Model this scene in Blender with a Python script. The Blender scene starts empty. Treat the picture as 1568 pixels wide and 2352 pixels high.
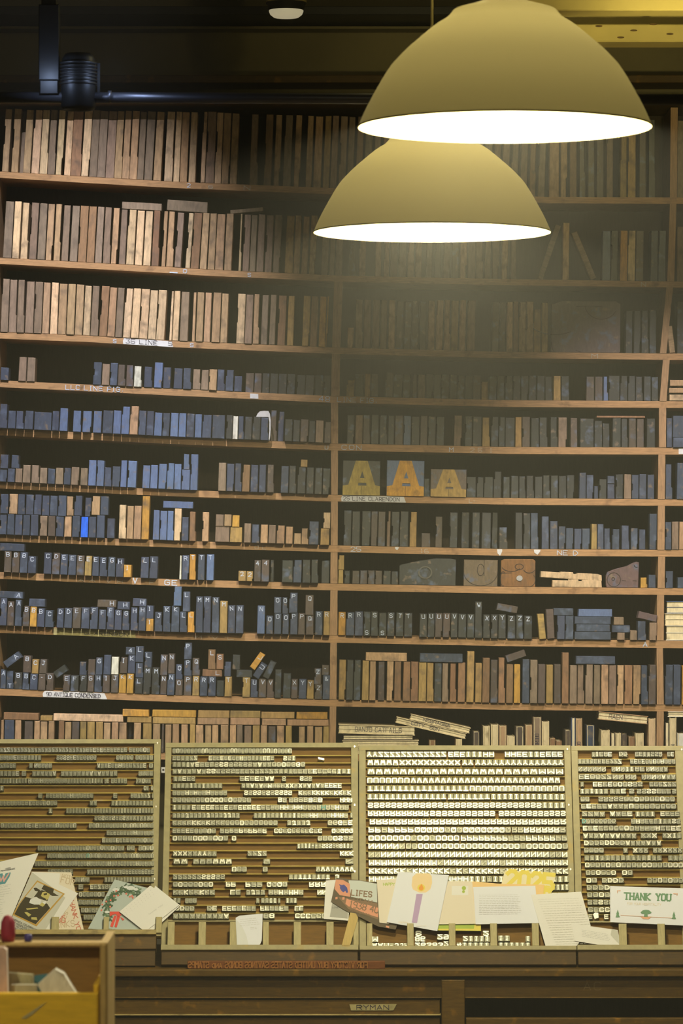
import bpy, math, random, re
from math import radians, sin, cos, tan, pi, sqrt, atan2
random.seed(7)
C = bpy.context.scene.collection
SC = bpy.context.scene

# ------------------------------------------------------------------ camera model
F = 9000.0; D = 11.64; CZ = 1.9; PIT = 0.0126
cP, sP = cos(PIT), sin(PIT)
S = D / F                                   # metres per photo pixel on the shelf front

def ray(px, py):
    u = (px - 784) / F; v = (1176 - py) / F
    return (u, cP - v * sP, sP + v * cP)

def W(px, py, Y=0.0):                       # the point at depth Y seen at that pixel
    r = ray(px, py); t = (Y + D) / r[1]
    return (r[0] * t, Y, CZ + r[2] * t)

# tilted frame of the type cases, leaning back on the counter
TOPY, BOTY = -0.36, -0.63
_a = W(784, 1715, TOPY); _b = W(784, 2190, BOTY)
TILT = atan2(_a[1] - _b[1], _a[2] - _b[2])
cT, sT = cos(TILT), sin(TILT)
OY, OZ = _b[1], _b[2]

def cl(px, py, off=0.0):                    # pixel -> (x, z) in the tilted frame, at distance off in front of it
    r = ray(px, py)
    ny, nz = -cT, sT
    # plane points: (0,OY,OZ) + off*n ; camera (0,-D,CZ)
    d = ((OY + off * ny + D) * ny + (OZ + off * nz - CZ) * nz) / (r[1] * ny + r[2] * nz)
    X = r[0] * d; Y = -D + r[1] * d - (OY + off * ny); Z = CZ + r[2] * d - (OZ + off * nz)
    return X, Y * sT + Z * cT

def c2w(x, z, off=0.0):
    return (x, OY + z * sT - off * cT, OZ + z * cT + off * sT)

# ------------------------------------------------------------------ mesh helpers
class MB:
    def __init__(s): s.v = []; s.f = []; s.m = []; s.smooth = set()
    def poly(s, pts, m=0):
        b = len(s.v); s.v += [tuple(p) for p in pts]; s.f.append(tuple(range(b, b + len(pts)))); s.m.append(m)
    def prism(s, pts, vec, m=0):            # pts: planar polygon, extruded along vec
        n = len(pts); b = len(s.v)
        s.v += [tuple(p) for p in pts] + [(p[0] + vec[0], p[1] + vec[1], p[2] + vec[2]) for p in pts]
        s.f.append(tuple(range(b, b + n))); s.m.append(m)
        s.f.append(tuple(range(b + 2 * n - 1, b + n - 1, -1))); s.m.append(m)
        for i in range(n):
            j = (i + 1) % n
            s.f.append((b + j, b + i, b + n + i, b + n + j)); s.m.append(m)
    def box(s, x0, x1, y0, y1, z0, z1, m=0, c=0.0):
        # c: chamfer on the front (low y) edges
        if c <= 0:
            s.prism([(x0, y0, z0), (x1, y0, z0), (x1, y0, z1), (x0, y0, z1)], (0, y1 - y0, 0), m); return
        s.chamf([(x0, z0), (x1, z0), (x1, z1), (x0, z1)], y0, y1, c, m)
    def chamf(s, o, y0, y1, c, m=0):        # outline (x,z) counter-clockwise, front edge chamfered
        n = len(o); b = len(s.v)
        xs = [p[0] for p in o]; zs = [p[1] for p in o]
        cx = (min(xs) + max(xs)) / 2; cz = (min(zs) + max(zs)) / 2
        sg = lambda q: (q > 1e-9) - (q < -1e-9)
        s.v += [(p[0] - sg(p[0] - cx) * c, y0, p[1] - sg(p[1] - cz) * c) for p in o]
        s.v += [(p[0], y0 + c, p[1]) for p in o]
        s.v += [(p[0], y1, p[1]) for p in o]
        s.f.append(tuple(range(b, b + n))); s.m.append(m)
        s.f.append(tuple(range(b + 3 * n - 1, b + 2 * n - 1, -1))); s.m.append(m)
        for r in (0, n):
            for i in range(n):
                j = (i + 1) % n
                s.f.append((b + r + j, b + r + i, b + r + n + i, b + r + n + j)); s.m.append(m)
    def lathe(s, prof, n=48, m=0, cx=0, cy=0, sm=True):
        b = len(s.v)
        for r, z in prof:
            for k in range(n):
                a = 2 * pi * k / n
                s.v.append((cx + r * cos(a), cy + r * sin(a), z))
        for i in range(len(prof) - 1):
            for k in range(n):
                j = (k + 1) % n
                if sm: s.smooth.add(len(s.f))
                s.f.append((b + i * n + k, b + i * n + j, b + (i + 1) * n + j, b + (i + 1) * n + k)); s.m.append(m)
    def tube(s, p0, p1, r, n=16, m=0, caps=True):
        dx, dy, dz = (p1[i] - p0[i] for i in range(3)); L = sqrt(dx * dx + dy * dy + dz * dz)
        d = (dx / L, dy / L, dz / L)
        a = (0, 0, 1) if abs(d[2]) < .9 else (1, 0, 0)
        u = (d[1] * a[2] - d[2] * a[1], d[2] * a[0] - d[0] * a[2], d[0] * a[1] - d[1] * a[0]); l = sqrt(sum(q * q for q in u)); u = tuple(q / l for q in u)
        w = (d[1] * u[2] - d[2] * u[1], d[2] * u[0] - d[0] * u[2], d[0] * u[1] - d[1] * u[0])
        b = len(s.v)
        for p in (p0, p1):
            for k in range(n):
                t = 2 * pi * k / n
                s.v.append(tuple(p[i] + r * (cos(t) * u[i] + sin(t) * w[i]) for i in range(3)))
        for k in range(n):
            j = (k + 1) % n
            s.smooth.add(len(s.f)); s.f.append((b + k, b + j, b + n + j, b + n + k)); s.m.append(m)
        if caps:
            s.f.append(tuple(range(b + n - 1, b - 1, -1))); s.m.append(m)
            s.f.append(tuple(range(b + n, b + 2 * n))); s.m.append(m)
    def build(s, name, mats, parent=None, loc=(0, 0, 0), rot=(0, 0, 0), color=None):
        me = bpy.data.meshes.new(name); me.from_pydata(s.v, [], s.f)
        if not isinstance(mats, (list, tuple)): mats = [mats]
        for q in mats: me.materials.append(q)
        if len(mats) > 1: me.polygons.foreach_set('material_index', s.m)
        if s.smooth:
            me.polygons.foreach_set('use_smooth', [i in s.smooth for i in range(len(s.f))])
        me.update()
        o = bpy.data.objects.new(name, me); C.objects.link(o)
        o.location = loc; o.rotation_euler = rot
        if parent: o.parent = parent
        if color: o.color = (*color, 1)
        return o

def tag(o, label=None, cat=None, group=None, kind=None):
    if label: o['label'] = label
    if cat: o['category'] = cat
    if group: o['group'] = group
    if kind: o['kind'] = kind
    return o

def empty(name, loc, rot=(0, 0, 0)):
    o = bpy.data.objects.new(name, None); C.objects.link(o); o.location = loc; o.rotation_euler = rot
    o.empty_display_size = .05
    return o

# ------------------------------------------------------------------ materials
def new_mat(name):
    m = bpy.data.materials.new(name); m.use_nodes = True
    nt = m.node_tree; bs = nt.nodes['Principled BSDF']
    return m, nt, bs

def plain(name, col, rough=.6, metal=0.0, spec=.4, noise=0.0, nscale=30, emis=None):
    m, nt, bs = new_mat(name)
    bs.inputs['Base Color'].default_value = (*col, 1); bs.inputs['Roughness'].default_value = rough
    bs.inputs['Metallic'].default_value = metal; bs.inputs['Specular IOR Level'].default_value = spec
    if noise:
        tc = nt.nodes.new('ShaderNodeTexCoord'); nz = nt.nodes.new('ShaderNodeTexNoise'); mx = nt.nodes.new('ShaderNodeMix')
        mx.data_type = 'RGBA'; mx.blend_type = 'MULTIPLY'
        nz.inputs['Scale'].default_value = nscale; nz.inputs['Detail'].default_value = 5
        nt.links.new(tc.outputs['Object'], nz.inputs['Vector'])
        mr = nt.nodes.new('ShaderNodeMapRange'); mr.inputs['From Min'].default_value = .3; mr.inputs['From Max'].default_value = .7
        mr.inputs['To Min'].default_value = 1 - noise; mr.inputs['To Max'].default_value = 1 + noise * .4
        nt.links.new(nz.outputs['Fac'], mr.inputs['Value'])
        mx.inputs['Factor'].default_value = 1; mx.inputs['A'].default_value = (*col, 1)
        nt.links.new(mr.outputs['Result'], mx.inputs['B']); nt.links.new(mx.outputs['Result'], bs.inputs['Base Color'])
    if emis:
        bs.inputs['Emission Color'].default_value = (*emis[0], 1); bs.inputs['Emission Strength'].default_value = emis[1]
    return m

def wood(name, col=None, grain=(12, 12, 1.2), rough=.6, dark=.55, stain=.0, staincol=(.02, .025, .04), wearcol=None, bump=.15, spec=.35, scale=22):
    """wood with stretched grain; col None takes the colour of the object itself"""
    m, nt, bs = new_mat(name); N = nt.nodes; L = nt.links
    tc = N.new('ShaderNodeTexCoord'); oi = N.new('ShaderNodeObjectInfo')
    off = N.new('ShaderNodeVectorMath'); off.operation = 'SCALE'; off.inputs[0].default_value = (13.1, 7.7, 29.3)
    L.new(oi.outputs['Random'], off.inputs['Scale'])
    add = N.new('ShaderNodeVectorMath'); add.operation = 'ADD'
    L.new(tc.outputs['Object'], add.inputs[0]); L.new(off.outputs[0], add.inputs[1])
    mp = N.new('ShaderNodeMapping'); mp.inputs['Scale'].default_value = grain; L.new(add.outputs[0], mp.inputs['Vector'])
    nz = N.new('ShaderNodeTexNoise'); nz.inputs['Scale'].default_value = scale; nz.inputs['Detail'].default_value = 6; nz.inputs['Roughness'].default_value = .65
    L.new(mp.outputs[0], nz.inputs['Vector'])
    mr = N.new('ShaderNodeMapRange'); mr.inputs['From Min'].default_value = .3; mr.inputs['From Max'].default_value = .7
    mr.inputs['To Min'].default_value = dark; mr.inputs['To Max'].default_value = 1.12; L.new(nz.outputs['Fac'], mr.inputs['Value'])
    mx = N.new('ShaderNodeMix'); mx.data_type = 'RGBA'; mx.blend_type = 'MULTIPLY'; mx.inputs['Factor'].default_value = 1
    if col is None: L.new(oi.outputs['Color'], mx.inputs['A'])
    else: mx.inputs['A'].default_value = (*col, 1)
    L.new(mr.outputs[0], mx.inputs['B'])
    out = mx.outputs['Result']
    def blotch(sc, lo, hi, c, out):
        n2 = N.new('ShaderNodeTexNoise'); n2.inputs['Scale'].default_value = sc; n2.inputs['Detail'].default_value = 4
        L.new(add.outputs[0], n2.inputs['Vector'])
        r2 = N.new('ShaderNodeMapRange'); r2.inputs['From Min'].default_value = lo; r2.inputs['From Max'].default_value = hi
        L.new(n2.outputs['Fac'], r2.inputs['Value'])
        m2 = N.new('ShaderNodeMix'); m2.data_type = 'RGBA'; L.new(r2.outputs[0], m2.inputs['Factor']); L.new(out, m2.inputs['A']); m2.inputs['B'].default_value = (*c, 1)
        return m2.outputs['Result']
    if stain: out = blotch(26, .62 - stain * .1, .8, staincol, out)
    if wearcol: out = blotch(34, .56, .74, (.085, .115, .19), out); out = blotch(48, .62, .74, wearcol, out)
    L.new(out, bs.inputs['Base Color'])
    bs.inputs['Roughness'].default_value = rough; bs.inputs['Specular IOR Level'].default_value = spec
    if bump:
        bp = N.new('ShaderNodeBump'); bp.inputs['Strength'].default_value = bump; bp.inputs['Distance'].default_value = .002
        L.new(nz.outputs['Fac'], bp.inputs['Height']); L.new(bp.outputs[0], bs.inputs['Normal'])
    return m

M = {}
M['block'] = wood('type_block_wood', None, (9, 9, 2), .62, .60, stain=.75, staincol=(.09, .065, .05), scale=16)
M['ink'] = wood('inked_block_wood', None, (9, 9, 3), .5, .7, wearcol=(.16, .12, .09), scale=18, spec=.45)
M['shelf'] = wood('shelf_wood', (.40, .228, .108), (1.2, 14, 14), .6, .6, stain=.25, staincol=(.12, .06, .03))
M['post'] = wood('post_wood', (.36, .215, .115), (14, 14, 1.2), .6, .6, stain=.2, staincol=(.12, .06, .03))
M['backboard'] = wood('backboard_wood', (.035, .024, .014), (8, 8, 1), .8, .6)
M['case'] = wood('case_frame_paint', (.36, .31, .15), (2, 8, 2), .55, .86, stain=.22, staincol=(.45, .33, .1), bump=.05)
M['casefloor'] = wood('case_floor_wood', (.19, .095, .009), (1, 8, 8), .7, .7)
M['strip'] = wood('case_strip_wood', (.46, .33, .06), (1, 10, 10), .6, .7, stain=.2, staincol=(.5, .38, .2))
M['peg'] = wood('peg_wood', (.47, .40, .19), (8, 8, 1.5), .6, .75)
M['counter'] = wood('counter_wood', (.115, .062, .007), (1, 9, 9), .6, .55, stain=.3, staincol=(.30, .14, .008))
M['counterdark'] = wood('counter_dark_wood', (.075, .039, .002), (1, 9, 9), .65, .6, stain=.2, staincol=(.2, .09, .004))
M['ledge'] = wood('worn_ledge', (.42, .32, .12), (1, 6, 6), .6, .7, stain=.5, staincol=(.1, .07, .03))
M['chalk'] = plain('chalk', (.48, .55, .70), .9)
M['chalkdim'] = plain('faint_chalk', (.42, .36, .30), .9)
M['paper'] = plain('paper', (.78, .76, .70), .8, noise=.05)
M['labelpaper'] = plain('label_tape', (.62, .62, .66), .75, noise=.12, nscale=60)
M['oldlabel'] = plain('old_label', (.42, .36, .16), .8, noise=.3, nscale=60)
M['pen'] = plain('pen_ink', (.05, .045, .07), .8)
M['metal'] = plain('type_metal', (.20, .195, .13), .52, .75, .5, noise=.35, nscale=160)
M['metalface'] = plain('type_metal_face', (.50, .485, .39), .46, .8, .5, noise=.2, nscale=120)
M['metaldim'] = plain('type_metal_dimmed', (.29, .285, .22), .5, .75, .5, noise=.3, nscale=120)  # dim copy of the face metal: weaker lamplight put into the colour
M['carve'] = plain('carved_groove', (.03, .022, .018), .8)
M['slug'] = plain('bright_slug', (.85, .82, .72), .35, .3)
M['verdigris'] = plain('verdigris', (.18, .42, .36), .6, .3)
M['black'] = plain('black_metal', (.008, .008, .008), .5, .4)
M['pipe'] = plain('dark_pipe', (.09, .09, .10), .42, .8)
M['wallup'] = plain('upper_wall_paint', (.15, .125, .06), .85, noise=.2, nscale=4)
M['floor'] = wood('floor_boards', (.12, .08, .045), (1, 8, 8), .5, .6)
M['beam'] = plain('beam_paint', (.50, .40, .13), .7, noise=.12, nscale=10)
M['white'] = plain('white_enamel', (.75, .72, .62), .5)
M['brass'] = plain('brass', (.45, .33, .1), .35, .9)
M['red'] = plain('red_print', (.55, .04, .03), .7)

# classes of block colour: (colour, material, word)
CLS = {
    'p': ((.60, .43, .27), 'block', 'pale maple'), 't': ((.42, .27, .155), 'block', 'tan'), 'b': ((.25, .14, .075), 'block', 'brown'),
    'd': ((.080, .060, .052), 'ink', 'dark brown'), 'g': ((.23, .165, .118), 'block', 'grey-brown'), 'k': ((.040, .055, .100), 'ink', 'ink-black'),
    's': ((.095, .145, .285), 'ink', 'blue-grey'), 'n': ((.030, .033, .034), 'ink', 'blackened'), 'o': ((.52, .28, .055), 'block', 'orange'),
    'y': ((.36, .235, .085), 'block', 'ochre'), 'w': ((.68, .66, .60), 'block', 'whitish'), 'u': ((.012, .12, .75), 'block', 'bright blue'),
    'v': ((.095, .066, .072), 'ink', 'plum-grey'), 'c': ((.66, .55, .34), 'block', 'cream'),
}

# ------------------------------------------------------------------ stroke lettering
GL = {k: [[(int(p[i]), int(p[i + 1])) for i in range(0, len(p), 2)] for p in v.split('|')] for k, v in {
    'A': '002640|1232', 'B': '00063645443303|3342413000', 'C': '4536160501103041', 'D': '00062644422000', 'E': '40000646|0333', 'F': '000646|0333',
    'G': '45361605011030414323', 'H': '0006|4046|0343', 'I': '1030|2026|1636', 'J': '0110203136|1646', 'K': '0006|460340', 'L': '060040',
    'M': '0006234640', 'N': '00064046', 'O': '100105163645413010', 'P': '00063645443303', 'Q': '100105163645413010|2240', 'R': '00063645443303|2340',
    'S': '453616050413334241301001', 'T': '2026|0646', 'U': '060110304146', 'V': '062046', 'W': '0610233046', 'X': '0046|0640', 'Y': '062346|2320', 'Z': '06460040',
    '0': '100105163645413010', '1': '152620|1030', '2': '05163645440040', '3': '064623334241301001', '4': '303602 42'.replace(' ', ''), '5': '46060333 4241301001'.replace(' ', ''),
    '6': '36160501103041423303', '7': '064610', '8': '13040516364544331302011030414233', '9': '1030414536160504134 3'.replace(' ', ''), '&': '40041625240110204 2'.replace(' ', ''),
    '-': '1333', '.': '2021', '/': '0046', '_': '0040', '(': '361511 30'.replace(' ', ''), ')': '16353110'}.items() if len(v.replace('|', '')) % 2 == 0}
GL['2'] = [[(0, 5), (1, 6), (3, 6), (4, 5), (4, 4), (0, 0), (4, 0)]]

def rib(pts, w):                            # polyline -> quads
    out = []
    for a, b in zip(pts[:-1], pts[1:]):
        dx, dy = b[0] - a[0], b[1] - a[1]; l = sqrt(dx * dx + dy * dy) or 1e-9
        ex, ey = dx / l * w * .45, dy / l * w * .45; nx, ny = -dy / l * w / 2, dx / l * w / 2
        out.append([(a[0] - ex + nx, a[1] - ey + ny), (a[0] - ex - nx, a[1] - ey - ny), (b[0] + ex - nx, b[1] + ey - ny), (b[0] + ex + nx, b[1] + ey + ny)])
    return out

def text(s, x, y, cw, ch, w, gap=.45, ang=0.0, mirror=False, serif=False, flip=False, jit=0.0):
    """quads of the word s in a y-down plane; (x,y) is the lower left corner, cw/ch the size of a letter"""
    out = []; ca, sa = cos(ang), sin(ang); cx = 0.0
    for chx in (s[::-1] if mirror else s):
        g = GL.get(chx.upper())
        if chx == ' ': cx += cw * .9; continue
        k = .72 if chx.islower() else 1
        if chx in 'I1.-' : ww = cw * .7
        else: ww = cw
        if g:
            jx, jy = random.uniform(-jit, jit), random.uniform(-jit, jit)
            for pl in g:
                pts = []
                for gx, gy in pl:
                    if mirror: gx = 4 - gx
                    if flip: gy = 6 - gy
                    lx, ly = cx + jx + gx / 4 * ww, jy + gy / 6 * ch * k
                    pts.append((x + lx * ca + ly * sa, y + lx * sa - ly * ca))
                out += rib(pts, w)
                if serif:
                    for e in (pl[0], pl[-1]):
                        if e[1] in (0, 6):
                            lx = cx + e[0] / 4 * ww; ly = e[1] / 6 * ch
                            out += rib([(x + (lx - cw * .22) * ca + ly * sa, y + (lx - cw * .22) * sa - ly * ca), (x + (lx + cw * .22) * ca + ly * sa, y + (lx + cw * .22) * sa - ly * ca)], w * .7)
        cx += ww + cw * gap
    return out

# ------------------------------------------------------------------ shelving
def interp(pl, x):
    if x <= pl[0][0]:
        a, b = pl[0], pl[1]
    elif x >= pl[-1][0]:
        a, b = pl[-2], pl[-1]
    else:
        for a, b in zip(pl[:-1], pl[1:]):
            if a[0] <= x <= b[0]: break
    return a[1] + (b[1] - a[1]) * (x - a[0]) / (b[0] - a[0])
def slope(pl, x): return (interp(pl, x + 25) - interp(pl, x - 25)) / 50

SH = [None,
    [(0, 394), (200, 406), (400, 417.5), (763, 432), (1000, 442), (1257, 452.5), (1620, 454)],
    [(0, 592), (200, 603), (400, 614), (470, 619), (780, 633), (1160, 641), (1545, 646.5), (1620, 647)],
    [(0, 763), (200, 771), (400, 783), (540, 789), (780, 798.5), (1160, 808), (1530, 812), (1620, 812)],
    [(0, 873.5), (400, 893), (760, 909.5), (1160, 919), (1620, 922)],
    [(0, 984), (400, 1004), (760, 1018.5), (1160, 1026.5), (1620, 1028.5)],
    [(0, 1107), (400, 1125), (760, 1136.5), (1160, 1144), (1620, 1147.5)],
    [(0, 1228), (400, 1242), (760, 1252.5), (1160, 1261), (1620, 1263.5)],
    [(0, 1314), (400, 1331), (760, 1340.5), (1160, 1348), (1620, 1351.5)],
    [(0, 1436.5), (400, 1452), (760, 1459), (1160, 1467), (1620, 1472.5)],
    [(0, 1582), (400, 1597), (760, 1607), (1160, 1615), (1620, 1619.5)],
    [(0, 1722), (400, 1730), (760, 1733), (1160, 1736), (1620, 1738)]]
TH = [0, 14.3, 14, 14.5, 15.5, 16, 15, 15.5, 15.5, 17, 15.3, 15]
BACK = 0.27
shelving = empty('type_shelving', W(784, 1738))
tag(shelving, 'tall dark-stained open wooden shelving holding rows of wood type', 'shelving')
shelving.location = (0, 0, 0)

def px2(p, Y=0.0): return W(p[0], p[1], Y)

BOARDS = {}
for i in range(1, 12):
    pl = [(-60, interp(SH[i], -60))] + SH[i][1:-1] + [(1640, interp(SH[i], 1640))]
    # a gentle waviness of the old plank, real along its length
    mb = MB()
    for a, b in zip(pl[:-1], pl[1:]):
        q = [px2((a[0], a[1] + TH[i])), px2((b[0], b[1] + TH[i])), px2(b), px2(a)]
        n = len(mb.v)
        mb.v += q + [(p[0], BACK, p[2]) for p in q]
        for f in ((0, 1, 2, 3), (3, 2, 6, 7), (1, 0, 4, 5), (7, 6, 5, 4)): mb.f.append(tuple(n + k for k in f)); mb.m.append(0)
    n = len(mb.v); mb.f.append((0, 3, 7, 4)); mb.m.append(0); mb.f.append((n - 7, n - 3, n - 2, n - 6)); mb.m.append(0)
    BOARDS[i] = mb.build('shelf_board', M['shelf'], shelving)
mb = MB(); a = W(-60, 218); b = W(1640, 250)
mb.box(a[0], b[0], -0.055, BACK, W(0, 243)[2], W(0, 232)[2], 0, .003); mb.build('top_board', M['counterdark'], shelving)
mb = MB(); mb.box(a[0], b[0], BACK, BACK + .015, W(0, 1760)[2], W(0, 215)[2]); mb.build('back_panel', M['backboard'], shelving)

def post(x0, x1, y0, y1, x2=None, x3=None, Y=-.002):
    x2 = x0 if x2 is None else x2; x3 = x1 if x3 is None else x3
    mb = MB()
    q = [W(x2, y1, Y), W(x3, y1, Y), W(x1, y0, Y), W(x0, y0, Y)]
    mb.prism(q, (0, BACK - Y, 0)); return mb.build('upright_post', M['post'], shelving)
def bot(i, x): return interp(SH[i], x) + TH[i] + .25
def top(i, x): return interp(SH[i], x) - .25
for i, (x0, x1, x2, x3) in {2: (767, 787, 762.5, 781.5), 3: (762, 781, 760, 779.5), 4: (760, 776.5, 760, 776), 5: (760, 776, 760, 775.6), 6: (760, 775.6, 759.5, 775.3),
                            7: (759, 775, 758.5, 775), 8: (758.5, 775, 757, 774.5), 9: (758, 773.5, 757, 772.5), 10: (757, 772, 755.5, 770.5)}.items():
    post(x0, x1, bot(i, 768), top(i + 1, 768), x2, x3)
for i, (x0, x1, x2, x3) in {1: (1538, 1553, 1532, 1548), 2: (1530, 1545, 1515, 1530), 3: (1522, 1537.5, 1514.5, 1530), 4: (1513, 1529.5, 1513, 1529), 5: (1511.5, 1527.5, 1510.5, 1526.5),
                            6: (1510.5, 1526.5, 1509.5, 1525.5), 7: (1511, 1527, 1510, 1526), 8: (1508.5, 1524.5, 1507.5, 1524), 9: (1507.5, 1522, 1508, 1524), 10: (1508, 1524, 1507, 1523)}.items():
    post(x0, x1, bot(i, 1520), top(i + 1, 1520), x2, x3)
post(1540, 1556, 247, top(1, 1540), 1538, 1554)
for i in range(1, 11): post(1621, 1638, bot(i, 1630), top(i + 1, 1630))
for i in range(1, 11): post(-26, -2, bot(i, -12), top(i + 1, -12))

# ------------------------------------------------------------------ wood type, shelf by shelf
# tokens: x0-x1 class[:top][^ stands on the blocks below][~bottom][/chalk letter][*low letter]; capitals stand further back
ORD = 'zeroth first second third fourth fifth sixth seventh eighth ninth tenth eleventh twelfth thirteenth fourteenth fifteenth sixteenth seventeenth eighteenth nineteenth'.split()
TENS = {20: 'twent', 30: 'thirt', 40: 'fort', 50: 'fift', 60: 'sixt', 70: 'sevent', 80: 'eight'}
def ordw(n):
    if n < 20: return ORD[n]
    t = n // 10 * 10
    return TENS[t] + 'ieth' if n == t else TENS[t] + 'y-' + ORD[n - t]

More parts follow.
